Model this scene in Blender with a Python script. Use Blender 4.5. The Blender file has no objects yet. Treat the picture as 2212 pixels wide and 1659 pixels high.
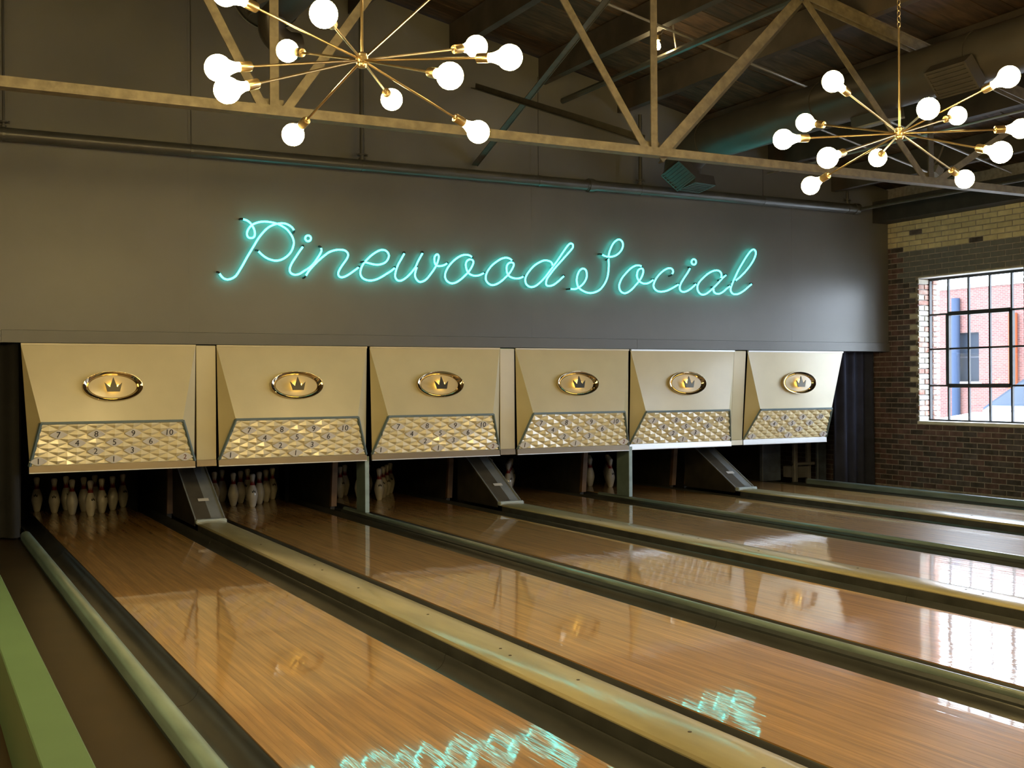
import bpy, bmesh, math, random
from mathutils import Vector, Matrix

# ---------------------------------------------------------------- camera, world, exposure
W, H = 2212, 1659
F_PX, YAW, PITCH, ROLL, CAM_Z = 2483.95, 0.4843506, -0.00048650, -0.00591001, 1.38724
scene = bpy.context.scene
COL = scene.collection

_cy, _sy, _cp, _sp = math.cos(YAW), math.sin(YAW), math.cos(PITCH), math.sin(PITCH)
FWD = Vector((_sy * _cp, _cy * _cp, _sp))
_r0 = Vector((_cy, -_sy, 0)); _u0 = _r0.cross(FWD)
RGT = math.cos(ROLL) * _r0 + math.sin(ROLL) * _u0
UPV = -math.sin(ROLL) * _r0 + math.cos(ROLL) * _u0
CAM = Vector((0, 0, CAM_Z))
cam_data = bpy.data.cameras.new('camera')
cam_data.sensor_fit = 'HORIZONTAL'; cam_data.sensor_width = 36.0
cam_data.lens = F_PX / W * 36.0
cam_data.clip_start = 0.05; cam_data.clip_end = 300
cam = bpy.data.objects.new('camera', cam_data); COL.objects.link(cam)
m3 = Matrix((RGT, UPV, -FWD)).transposed()
cam.matrix_world = Matrix.Translation(CAM) @ m3.to_4x4()
scene.camera = cam

world = bpy.data.worlds.new('sky'); scene.world = world; world.use_nodes = True
_bg = world.node_tree.nodes['Background']
_bg.inputs[0].default_value = (0.80, 0.90, 1.0, 1); _bg.inputs[1].default_value = 20.0

vs = scene.view_settings
vs.view_transform = 'Standard'; vs.look = 'None'; vs.gamma = 1.0; vs.use_curve_mapping = False
vs.exposure = 0.0
scene.cycles.sample_clamp_indirect = 6.0
scene.cycles.max_bounces = 8
BULB_STRENGTH = 112.0
NEON_STRENGTH = 9.0


def ray(x, y):
    return FWD + (x - W / 2) / F_PX * RGT - (y - H / 2) / F_PX * UPV


def on(x, y, axis, val):
    """the point of the room seen at (x, y) of the photograph that lies on a known plane"""
    d = ray(x, y); t = (val - CAM[axis]) / d[axis]
    return CAM + t * d


# ---------------------------------------------------------------- key measures (metres)
LW = 1.0541
LANE_L = [1.196, 2.938, 4.471, 6.213, 7.747, 9.489]
LANES = [(x, x + LW) for x in LANE_L]
Y_NEAR, Y_DECK = -3.0, 13.75
PIN_Y = 12.93
WALL_Y = 11.30          # face of the dark wall
MASK_Y = 11.26
BRICK_X = 11.66
TRUSS_Y, TRUSS_Z = 7.40, 3.18
SLOPE = 0.205
def top_chord_z(x): return 3.647 + SLOPE * (11.5 - x) if x > 0.6 else 3.647 + SLOPE * 10.9 - SLOPE * (0.6 - x)
def deck_z(x): return top_chord_z(x) + 0.34
rnd = random.Random(7)

# ---------------------------------------------------------------- materials
MATS = {}
def mat(name, col, rough=0.5, metal=0.0, spec=0.5, coat=0.0, coat_r=0.08, var=0.0, scale=6.0, stretch=(1, 1, 1),
        bump=0.0, bscale=None, rnd_obj=0.0, emit=None, emit_s=0.0, rvar=0.0, col2=None):
    m = bpy.data.materials.new(name); m.use_nodes = True
    nt = m.node_tree; b = nt.nodes['Principled BSDF']
    b.inputs['Base Color'].default_value = (*col, 1); b.inputs['Roughness'].default_value = rough
    b.inputs['Metallic'].default_value = metal; b.inputs['Specular IOR Level'].default_value = spec
    b.inputs['Coat Weight'].default_value = coat; b.inputs['Coat Roughness'].default_value = coat_r
    tc = nt.nodes.new('ShaderNodeTexCoord'); mp = nt.nodes.new('ShaderNodeMapping')
    mp.inputs['Scale'].default_value = stretch; nt.links.new(tc.outputs['Object'], mp.inputs[0])
    vec = mp.outputs[0]
    if rnd_obj:
        oi = nt.nodes.new('ShaderNodeObjectInfo')
        ad = nt.nodes.new('ShaderNodeVectorMath'); ad.operation = 'ADD'
        sc = nt.nodes.new('ShaderNodeVectorMath'); sc.operation = 'SCALE'; sc.inputs['Scale'].default_value = 37.0
        cb = nt.nodes.new('ShaderNodeCombineXYZ')
        nt.links.new(oi.outputs['Random'], cb.inputs[0]); nt.links.new(oi.outputs['Random'], cb.inputs[1])
        nt.links.new(cb.outputs[0], sc.inputs[0])
        nt.links.new(mp.outputs[0], ad.inputs[0]); nt.links.new(sc.outputs[0], ad.inputs[1]); vec = ad.outputs[0]
    n = nt.nodes.new('ShaderNodeTexNoise'); n.inputs['Scale'].default_value = scale; n.inputs['Detail'].default_value = 5
    nt.links.new(vec, n.inputs['Vector'])
    last = None
    if var or col2:
        c2 = col2 or tuple(c * (1 - var) for c in col)
        c1 = col if col2 else tuple(min(1, c * (1 + var)) for c in col)
        ramp = nt.nodes.new('ShaderNodeValToRGB')
        ramp.color_ramp.elements[0].position = 0.35; ramp.color_ramp.elements[1].position = 0.66
        ramp.color_ramp.elements[0].color = (*c2, 1); ramp.color_ramp.elements[1].color = (*c1, 1)
        nt.links.new(n.outputs['Fac'], ramp.inputs[0]); last = ramp.outputs[0]
    if rnd_obj:
        hsv = nt.nodes.new('ShaderNodeHueSaturation'); mr = nt.nodes.new('ShaderNodeMapRange')
        mr.inputs['To Min'].default_value = 1 - rnd_obj; mr.inputs['To Max'].default_value = 1 + rnd_obj
        nt.links.new(oi.outputs['Random'], mr.inputs[0]); nt.links.new(mr.outputs[0], hsv.inputs['Value'])
        if last: nt.links.new(last, hsv.inputs['Color'])
        else: hsv.inputs['Color'].default_value = (*col, 1)
        last = hsv.outputs[0]
    if last: nt.links.new(last, b.inputs['Base Color'])
    if rvar:
        mr2 = nt.nodes.new('ShaderNodeMapRange'); mr2.inputs['To Min'].default_value = max(0, rough - rvar); mr2.inputs['To Max'].default_value = rough + rvar
        nt.links.new(n.outputs['Fac'], mr2.inputs[0]); nt.links.new(mr2.outputs[0], b.inputs['Roughness'])
    if bump:
        n2 = nt.nodes.new('ShaderNodeTexNoise'); n2.inputs['Scale'].default_value = bscale or scale * 4; n2.inputs['Detail'].default_value = 3
        nt.links.new(vec, n2.inputs['Vector'])
        bp = nt.nodes.new('ShaderNodeBump'); bp.inputs['Strength'].default_value = bump; bp.inputs['Distance'].default_value = 0.01
        nt.links.new(n2.outputs['Fac'], bp.inputs['Height']); nt.links.new(bp.outputs[0], b.inputs['Normal'])
        if coat: nt.links.new(bp.outputs[0], b.inputs['Coat Normal'])
    if emit:
        b.inputs['Emission Color'].default_value = (*emit, 1); b.inputs['Emission Strength'].default_value = emit_s
    MATS[name] = m
    return m

def glass_mat(name, tint=(1, 1, 1), refl=0.08):
    m = bpy.data.materials.new(name); m.use_nodes = True; nt = m.node_tree; nt.nodes.clear()
    o = nt.nodes.new('ShaderNodeOutputMaterial'); mx = nt.nodes.new('ShaderNodeMixShader')
    t = nt.nodes.new('ShaderNodeBsdfTransparent'); t.inputs[0].default_value = (*tint, 1)
    g = nt.nodes.new('ShaderNodeBsdfGlossy'); g.inputs['Roughness'].default_value = 0.02
    mx.inputs[0].default_value = refl
    nt.links.new(t.outputs[0], mx.inputs[1]); nt.links.new(g.outputs[0], mx.inputs[2]); nt.links.new(mx.outputs[0], o.inputs[0])
    MATS[name] = m; return m

mat('wood', (0.42, 0.228, 0.070), 0.42, coat=1.0, coat_r=0.035, var=0.22, scale=3.0, stretch=(14, 0.7, 14), bump=0.035, bscale=2.5, rnd_obj=0.16)
mat('gutter', (0.050, 0.051, 0.050), 0.32, var=0.25, scale=3, stretch=(3, 0.6, 3), bump=0.02)
mat('cap_cream', (0.41, 0.36, 0.215), 0.35, coat=0.7, coat_r=0.12, var=0.16, scale=2.2, stretch=(4, 0.7, 4), bump=0.03, bscale=5)
mat('cap_edge', (0.050, 0.050, 0.046), 0.4, var=0.3)
mat('rail_green', (0.24, 0.33, 0.31), 0.30, coat=0.3, var=0.2, scale=3, stretch=(4, 0.8, 4), bump=0.03)
mat('rail_dark', (0.042, 0.047, 0.048), 0.45, var=0.2)
mat('divider_top', (0.16, 0.21, 0.205), 0.28, coat=0.4, var=0.25, scale=3, stretch=(4, 0.8, 4))
mat('hole', (0.05, 0.035, 0.02), 0.6)
mat('ledge_green', (0.115, 0.205, 0.105), 0.45, var=0.06, scale=2)
mat('walk_floor', (0.048, 0.032, 0.016), 0.38, var=0.15, scale=2.5, bump=0.02)
mat('subfloor', (0.04, 0.035, 0.03), 0.8, var=0.2)
mat('room_floor', (0.16, 0.09, 0.05), 0.5, var=0.25, scale=3, stretch=(6, 1, 1))
mat('dark_wall', (0.125, 0.123, 0.110), 0.38, spec=0.5, var=0.10, scale=0.9, bump=0.02, bscale=60, rvar=0.06)
mat('dark_trim', (0.12, 0.119, 0.11), 0.40, var=0.08, scale=1.2)
mat('room_wall', (0.10, 0.08, 0.06), 0.8, var=0.2, scale=1.5)
mat('mask_cream', (0.60, 0.525, 0.32), 0.34, coat=0.35, coat_r=0.16, var=0.05, scale=2.2, bump=0.02, bscale=9)
mat('mask_facet', (0.80, 0.70, 0.44), 0.22, coat=0.4, coat_r=0.08, var=0.04, scale=5)  # lighter than mask_cream, in place of light bounced up off the lanes
mat('mask_blue', (0.13, 0.18, 0.19), 0.4)
mat('strip_bronze', (0.23, 0.175, 0.11), 0.38, metal=0.3, var=0.06, scale=2, stretch=(1, 6, 6))
mat('strip_pale', (0.76, 0.77, 0.78), 0.35, metal=0.35)  # pale metal; on the last two panels it paints in reflected window light
mat('chrome', (0.62, 0.52, 0.36), 0.08, metal=1.0)
mat('dish', (0.60, 0.50, 0.30), 0.22, coat=0.5)
mat('crown', (0.075, 0.068, 0.052), 0.35, metal=0.5)
mat('crown_glow', (0.9, 0.7, 0.3), 0.5, emit=(1.0, 0.66, 0.14), emit_s=9.0)
mat('plate', (0.74, 0.71, 0.68), 0.45, var=0.04)
mat('ink', (0.035, 0.032, 0.03), 0.6)
mat('ink_red', (0.16, 0.035, 0.02), 0.6)
mat('pin_white', (0.62, 0.58, 0.50), 0.3, coat=0.5, var=0.06, scale=14)
mat('pin_red', (0.24, 0.014, 0.011), 0.35)
mat('black_cloth', (0.012, 0.012, 0.012), 0.95, var=0.2)
mat('curtain_blue', (0.022, 0.026, 0.05), 0.9, var=0.25, scale=4, bump=0.1)
mat('pit_black', (0.010, 0.010, 0.010), 0.8, var=0.3)
mat('kick_dark', (0.028, 0.024, 0.018), 0.6, var=0.3)
mat('kick_wood', (0.15, 0.085, 0.04), 0.5, var=0.3, scale=5)
mat('post_green', (0.14, 0.20, 0.20), 0.4, var=0.12, scale=7, bump=0.02)
mat('post_edge', (0.30, 0.40, 0.41), 0.4, var=0.2, scale=7)  # paler than post_green: light on the front edge put into the colour
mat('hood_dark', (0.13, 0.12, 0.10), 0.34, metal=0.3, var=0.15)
mat('hood_light', (0.42, 0.45, 0.46), 0.25, metal=0.5, var=0.12)  # right slope paler than hood_dark: window light put into the colour
mat('hood_end', (0.40, 0.46, 0.46), 0.3, var=0.1)
mat('sticker', (0.62, 0.60, 0.56), 0.5)
mat('steel_tan', (0.150, 0.125, 0.082), 0.55, metal=0.2, var=0.22, scale=16, bump=0.06)
mat('steel_dark', (0.065, 0.058, 0.045), 0.55, metal=0.2, var=0.2, scale=9)
mat('pipe_dark', (0.055, 0.055, 0.05), 0.32, spec=0.6, var=0.15, scale=4)
mat('duct', (0.062, 0.055, 0.048), 0.38, metal=0.25, var=0.2, scale=1.6)
mat('duct_light', (0.24, 0.23, 0.21), 0.45, metal=0.2, var=0.1)
mat('deck', (0.062, 0.035, 0.018), 0.7, var=0.45, scale=2.2, stretch=(1.2, 9, 9), rnd_obj=0.5, bump=0.1)
mat('purlin', (0.055, 0.042, 0.032), 0.7, var=0.3, scale=3, bump=0.06)
mat('fascia', (0.030, 0.028, 0.028), 0.7, var=0.2)
mat('conduit', (0.32, 0.30, 0.27), 0.35, metal=0.6)
mat('brass', (0.60, 0.46, 0.25), 0.28, metal=1.0, var=0.1, scale=20)
mat('bulb', (1, 1, 1), 0.4, emit=(1.0, 0.74, 0.30), emit_s=BULB_STRENGTH)
mat('small_bulb', (1, 1, 1), 0.4, emit=(1.0, 0.75, 0.35), emit_s=120)
mat('neon', (0.5, 1, 1), 0.4, emit=(0.042, 0.85, 0.78), emit_s=NEON_STRENGTH)
mat('neon_cap', (0.02, 0.02, 0.02), 0.5)
mat('clear', (0.5, 0.55, 0.55), 0.15)
mat('brick_red', (0.118, 0.073, 0.078), 0.85, var=0.30, scale=9, rnd_obj=0.3, bump=0.25)
mat('brick_dark', (0.078, 0.067, 0.076), 0.85, var=0.35, scale=9, rnd_obj=0.3, bump=0.25)
mat('brick_cream', (0.56, 0.50, 0.33), 0.75, var=0.12, scale=9, rnd_obj=0.1, bump=0.22)
mat('brick_grey', (0.135, 0.14, 0.152), 0.75, var=0.08, scale=9, rnd_obj=0.06, bump=0.12)
mat('brick_white', (0.48, 0.45, 0.38), 0.8, var=0.15, scale=9, rnd_obj=0.2, bump=0.25)
mat('brick_pink', (0.50, 0.36, 0.30), 0.8, col2=(0.34, 0.14, 0.10), scale=14, rnd_obj=0.25, bump=0.25)
mat('mortar', (0.30, 0.27, 0.26), 0.95, var=0.2, scale=20, bump=0.2)
mat('mortar_grey', (0.13, 0.13, 0.13), 0.95, var=0.1, scale=20)
mat('frame_black', (0.018, 0.018, 0.020), 0.5)
mat('sill_white', (0.70, 0.68, 0.64), 0.6, var=0.1)
mat('facade_trim', (0.62, 0.60, 0.56), 0.7)
mat('facade_glass', (0.012, 0.017, 0.026), 0.5, spec=0.15)
mat('facade_frame', (0.05, 0.055, 0.07), 0.6)
mat('pipe_blue', (0.022, 0.035, 0.065), 0.7, spec=0.2)
mat('pipe_orange', (0.24, 0.050, 0.018), 0.7, spec=0.2)
mat('asphalt', (0.55, 0.54, 0.52), 0.9, var=0.1, scale=2)
mat('car_white', (0.85, 0.86, 0.87), 0.25, coat=1.0)
mat('car_glass', (0.015, 0.03, 0.055), 0.3, spec=0.3)
mat('tyre', (0.02, 0.02, 0.02), 0.8)
mat('wheel_rim', (0.5, 0.5, 0.5), 0.3, metal=0.9)
mat('machine_blue', (0.08, 0.10, 0.15), 0.5, var=0.3)
mat('machine_grey', (0.16, 0.16, 0.18), 0.5, var=0.2)
mat('ball_tan', (0.30, 0.22, 0.14), 0.2)
glass_mat('pane_glass', (0.95, 0.97, 1.0), 0.06)

def brick_material(name, c1, c2, mortar, scale, axis):
    """brickwork too far away to tell the pieces apart"""
    m = bpy.data.materials.new(name); m.use_nodes = True; nt = m.node_tree; b = nt.nodes['Principled BSDF']
    tc = nt.nodes.new('ShaderNodeTexCoord'); sp = nt.nodes.new('ShaderNodeSeparateXYZ'); cb = nt.nodes.new('ShaderNodeCombineXYZ')
    nt.links.new(tc.outputs['Object'], sp.inputs[0]); nt.links.new(sp.outputs[axis], cb.inputs[0]); nt.links.new(sp.outputs[2], cb.inputs[1])
    br = nt.nodes.new('ShaderNodeTexBrick'); br.inputs['Scale'].default_value = scale
    br.inputs['Color1'].default_value = (*c1, 1); br.inputs['Color2'].default_value = (*c2, 1); br.inputs['Mortar'].default_value = (*mortar, 1)
    br.inputs['Mortar Size'].default_value = 0.012; br.inputs['Brick Width'].default_value = 0.5; br.inputs['Row Height'].default_value = 0.165
    nt.links.new(cb.outputs[0], br.inputs['Vector']); nt.links.new(br.outputs['Color'], b.inputs['Base Color'])
    b.inputs['Roughness'].default_value = 0.85; MATS[name] = m
brick_material('facade_brick', (0.125, 0.045, 0.036), (0.085, 0.028, 0.024), (0.17, 0.13, 0.12), 3.6, 1)
brick_material('brickwork_far', (0.115, 0.072, 0.070), (0.080, 0.066, 0.070), (0.22, 0.20, 0.19), 2.4, 1)

# ---------------------------------------------------------------- geometry helpers
def new_bm(): return bmesh.new()
def bm_box(bm, c, s, rot=None):
    r = bmesh.ops.create_cube(bm, size=1.0)
    M = Matrix.Translation(Vector(c)) @ (rot.to_4x4() if rot is not None else Matrix.Identity(4)) @ Matrix.Diagonal((*s, 1))
    bmesh.ops.transform(bm, matrix=M, verts=r['verts']); return r['verts']
def bm_span(bm, x0, x1, y0, y1, z0, z1):
    return bm_box(bm, ((x0 + x1) / 2, (y0 + y1) / 2, (z0 + z1) / 2), (abs(x1 - x0), abs(y1 - y0), abs(z1 - z0)))
def frame_of(d):
    d = d.normalized(); a = Vector((0, 0, 1)) if abs(d.z) < 0.95 else Vector((1, 0, 0))
    x = a.cross(d).normalized(); y = d.cross(x); return x, y, d
def bm_bar(bm, p0, p1, w, h):
    p0, p1 = Vector(p0), Vector(p1); x, y, d = frame_of(p1 - p0)
    R = Matrix((x, y, d)).transposed()
    return bm_box(bm, (p0 + p1) / 2, (w, h, (p1 - p0).length), R)
def bm_cyl(bm, p0, p1, r0, r1=None, seg=12, caps=True):
    p0, p1 = Vector(p0), Vector(p1); r1 = r0 if r1 is None else r1; x, y, d = frame_of(p1 - p0)
    A = [bm.verts.new(p0 + r0 * (math.cos(t) * x + math.sin(t) * y)) for t in (2 * math.pi * k / seg for k in range(seg))]
    B = [bm.verts.new(p1 + r1 * (math.cos(t) * x + math.sin(t) * y)) for t in (2 * math.pi * k / seg for k in range(seg))]
    for k in range(seg): bm.faces.new((A[k], A[(k + 1) % seg], B[(k + 1) % seg], B[k]))
    if caps: bm.faces.new(A[::-1]); bm.faces.new(B)
def bm_tube(bm, pts, r, seg=8, closed=False, nref=None):
    n = len(pts); rings = []
    px = None
    for i, p in enumerate(pts):
        a = pts[(i - 1) % n] if (closed or i > 0) else pts[i]; b = pts[(i + 1) % n] if (closed or i < n - 1) else pts[i]
        d = (b - a).normalized()
        ref = nref or (px if px is not None else frame_of(d)[0])
        x = (ref - d * ref.dot(d)).normalized(); y = d.cross(x); px = x
        rings.append([bm.verts.new(p + r * (math.cos(t) * x + math.sin(t) * y)) for t in (2 * math.pi * k / seg for k in range(seg))])
    for i in range(n if closed else n - 1):
        A, B = rings[i], rings[(i + 1) % n]
        for k in range(seg): bm.faces.new((A[k], A[(k + 1) % seg], B[(k + 1) % seg], B[k]))
    if not closed: bm.faces.new(rings[0][::-1]); bm.faces.new(rings[-1])
def bm_lathe(bm, prof, seg=20, M=None):
    rings = []
    for (r, z) in prof:
        if r < 1e-6: rings.append([bm.verts.new((0, 0, z))])
        else: rings.append([bm.verts.new((r * math.cos(t), r * math.sin(t), z)) for t in (2 * math.pi * k / seg for k in range(seg))])
    for A, B in zip(rings, rings[1:]):
        for k in range(seg):
            q = [A[k % len(A)], A[(k + 1) % len(A)], B[(k + 1) % len(B)], B[k % len(B)]]
            u = []
            for v in q:
                if v not in u: u.append(v)
            if len(u) > 2: bm.faces.new(u)
    if M is not None: bmesh.ops.transform(bm, matrix=M, verts=[v for rg in rings for v in rg])
def bm_prism(bm, poly, y0, y1):
    """poly: (x, z) points, extruded along y"""
    A = [bm.verts.new((x, y0, z)) for x, z in poly]; B = [bm.verts.new((x, y1, z)) for x, z in poly]
    n = len(poly)
    for k in range(n): bm.faces.new((A[k], A[(k + 1) % n], B[(k + 1) % n], B[k]))
    bm.faces.new(A[::-1]); bm.faces.new(B)
def bm_slab(bm, quad, t):
    """quad of 4 points pushed along its normal by -t"""
    q = [Vector(p) for p in quad]; n = (q[1] - q[0]).cross(q[2] - q[0]).normalized()
    A = [bm.verts.new(p) for p in q]; B = [bm.verts.new(p - n * t) for p in q]; k = len(q)
    bm.faces.new(A); bm.faces.new(B[::-1])
    for i in range(k): bm.faces.new((A[i], B[i], B[(i + 1) % k], A[(i + 1) % k]))
def to_mesh(bm, name, smooth=False, angle=None):
    bmesh.ops.recalc_face_normals(bm, faces=bm.faces)
    me = bpy.data.meshes.new(name); bm.to_mesh(me); bm.free()
    if smooth:
        for p in me.polygons: p.use_smooth = True
        if angle is not None: me.set_sharp_from_angle(angle=math.radians(angle))
    return me
def obj(name, data, material=None, parent=None, loc=None, rot=None, smooth=False, angle=40):
    me = to_mesh(data, name, smooth, angle) if isinstance(data, bmesh.types.BMesh) else data
    if material and not me.materials: me.materials.append(MATS[material])
    o = bpy.data.objects.new(name, me); COL.objects.link(o)
    if parent: o.parent = parent
    if loc is not None: o.location = loc
    if rot is not None: o.rotation_euler = rot
    return o
def tag(o, label=None, cat=None, group=None, kind=None):
    if label: o['label'] = label
    if cat: o['category'] = cat
    if group: o['group'] = group
    if kind: o['kind'] = kind
    return o
def thing(name, label, cat, loc=(0, 0, 0), rotz=0, group=None):
    o = bpy.data.objects.new(name, None); COL.objects.link(o); o.location = loc; o.rotation_euler = (0, 0, rotz)
    o.empty_display_size = 0.1
    return tag(o, label, cat, group)
def struct(name, data, material, parent=None, smooth=False):
    o = obj(name, data, material, parent, smooth=smooth)
    if parent is None: o['kind'] = 'structure'
    return o
def spline(pts, n=6, closed=False):
    out = []; N = len(pts)
    for i in range(N if closed else N - 1):
        p0 = pts[i - 1] if (i > 0 or closed) else pts[0] * 2 - pts[1]; p1 = pts[i]
        p2 = pts[(i + 1) % N]; p3 = pts[(i + 2) % N] if (closed or i + 2 < N) else p2 * 2 - p1
        for k in range(n):
            t = k / n
            out.append(0.5 * ((2 * p1) + (p2 - p0) * t + (2 * p0 - 5 * p1 + 4 * p2 - p3) * t * t + (3 * p1 - p0 - 3 * p2 + p3) * t ** 3))
    if not closed: out.append(pts[-1])
    return out
ORD = ['first', 'second', 'third', 'fourth', 'fifth', 'sixth']

# ================================================================= SETTING
# floor: subfloor under the lanes, walkway beside them, rest of the room
bm = new_bm()
bm_span(bm, -5.2, 12.0, -6.2, 15.2, -0.34, -0.16)
floor = struct('floor', bm, 'subfloor')
bm = new_bm(); bm_span(bm, 0.20, 0.905, Y_NEAR - 3, 11.6, -0.16, -0.02)
obj('walkway', bm, 'walk_floor', floor)
bm = new_bm(); bm_span(bm, -5.2, 0.20, -6.2, 11.6, -0.16, 0.0); bm_span(bm, 0.20, 12.0, -6.2, Y_NEAR, -0.16, 0.0)
obj('floorboards', bm, 'room_floor', floor)
bm = new_bm(); bm_span(bm, 10.83, 11.7, Y_NEAR, 12.2, -0.16, -0.02)
obj('walkway', bm, 'walk_floor', floor)

# dark wall above the machines, in tall panels
wall = thing('wall_back', None, None); tag(wall, kind='structure')
seams = [-5.2, -1.36, 2.42, 6.20, 9.98, 11.70]
for a, b in zip(seams, seams[1:]):
    xs = [a + 0.0004] + ([0.6] if a < 0.6 < b else []) + [b - 0.0004]
    poly = [(a + 0.0004, 1.90), (b - 0.0004, 1.90)] + [(x, deck_z(x) - 0.01) for x in reversed(xs)]
    bm = new_bm(); bm_prism(bm, poly, WALL_Y, WALL_Y + 0.10)
    obj('wall_panel', bm, 'dark_wall', wall)
bm = new_bm()
bm_prism(bm, [(-5.2, 1.78), (11.70, 1.78), (11.70, deck_z(11.7)), (0.6, deck_z(0.6)), (-5.2, deck_z(-5.2))], WALL_Y + 0.11, WALL_Y + 0.2)
obj('wall_core', bm, 'pit_black', wall)
bm = new_bm()
for a, b in ((-5.2, 0.75), (0.752, 7.60), (7.603, 11.655)): bm_span(bm, a, b, WALL_Y - 0.022, WALL_Y + 0.10, 1.785, 1.897)
struct('trim_1', bm, 'dark_trim')

# machine room behind: black rear wall, top and sides
bm = new_bm()
bm_span(bm, -5.2, 12.0, 14.9, 15.1, -0.2, 2.4); struct('wall_rear', bm, 'pit_black')
bm = new_bm(); bm_span(bm, -5.2, 12.0, WALL_Y + 0.2, 15.1, 2.3, 2.4); tag(obj('ceiling_machine_room', bm, 'pit_black'), kind='structure')
bm = new_bm(); bm_span(bm, -5.4, -5.2, -6.2, 15.1, -0.2, 6.2); struct('wall_left', bm, 'room_wall')
bm = new_bm(); bm_span(bm, -5.4, 12.0, -6.4, -6.2, -0.2, 6.4); struct('wall_front', bm, 'room_wall')

# ---- ceiling: deck planks up the slope, purlins along the lanes
ceil = thing('ceiling', None, None); tag(ceil, kind='structure')
def plank_mesh(x0, x1, w):
    bm = new_bm(); q = [(x0, -w / 2, deck_z(x0)), (x1, -w / 2, deck_z(x1)), (x1, w / 2, deck_z(x1)), (x0, w / 2, deck_z(x0))]
    bm_slab(bm, q, -0.035); return to_mesh(bm, 'plank')
pm_r = plank_mesh(0.6, 12.0, 0.176); pm_l = plank_mesh(-5.4, 0.6, 0.176)
pm_r.materials.append(MATS['deck']); pm_l.materials.append(MATS['deck'])
y = -6.1
while y < 11.55:
    obj('plank', pm_r, None, ceil, loc=(0, y, rnd.uniform(0, 0.012))); obj('plank', pm_l, None, ceil, loc=(0, y, rnd.uniform(0, 0.012))); y += 0.18
bm = new_bm(); bm_slab(bm, [(0.6, -6.4, deck_z(0.6) + .06), (12.2, -6.4, deck_z(12.2) + .06), (12.2, 11.7, deck_z(12.2) + .06), (0.6, 11.7, deck_z(0.6) + .06)], -0.05)
bm_slab(bm, [(-5.5, -6.4, deck_z(-5.5) + .06), (0.6, -6.4, deck_z(0.6) + .06), (0.6, 11.7, deck_z(0.6) + .06), (-5.5, 11.7, deck_z(-5.5) + .06)], -0.05)
obj('roof_skin', bm, 'fascia', ceil)
for x in (-4.2, -3.0, -1.8, -0.6, 0.6, 1.8, 2.95, 4.1, 5.25, 6.35, 7.40, 8.55, 9.65, 10.7):
    bm = new_bm(); bm_span(bm, x - 0.045, x + 0.045, -6.2, WALL_Y, top_chord_z(x) + 0.05, deck_z(x))
    obj('purlin', bm, 'purlin', ceil)
bm = new_bm(); bm_span(bm, 11.38, 11.66, -6.2, WALL_Y, 3.49, 3.77); obj('wall_plate', bm, 'fascia', ceil)

# ---- brick wall with its window
WIN_Y0, WIN_Y1, WIN_Z0, WIN_Z1 = 9.19, 10.79, 0.864, 2.738
OTHER = [(6.80, 8.40), (4.38, 5.96), (2.04, 3.62), (-0.30, 1.28), (-2.64, -1.06)]
bw = new_bm()
def wall_pieces(bm, x0, x1, ya, yb, holes, z0=-0.15, z1=4.1):
    y = ya
    for (h0, h1) in sorted(holes):
        bm_span(bm, x0, x1, y, h0, z0, z1); bm_span(bm, x0, x1, h0, h1, z0, WIN_Z0); bm_span(bm, x0, x1, h0, h1, WIN_Z1, z1); y = h1
    bm_span(bm, x0, x1, y, yb, z0, z1)
wall_pieces(bw, BRICK_X + 0.002, BRICK_X + 0.36, 8.60, 12.2, [(WIN_Y0 - 0.004, WIN_Y1 + 0.004)])
wr = struct('wall_right', bw, 'mortar')
bm = new_bm(); wall_pieces(bm, BRICK_X, BRICK_X + 0.36, -6.2, 8.60, OTHER)
obj('wall_section', bm, 'brickwork_far', wr)
bm = new_bm(); bm_span(bm, BRICK_X, BRICK_X + .36, 12.2, 15.1, -0.15, 4.1); obj('wall_section', bm, 'brickwork_far', wr)

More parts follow.
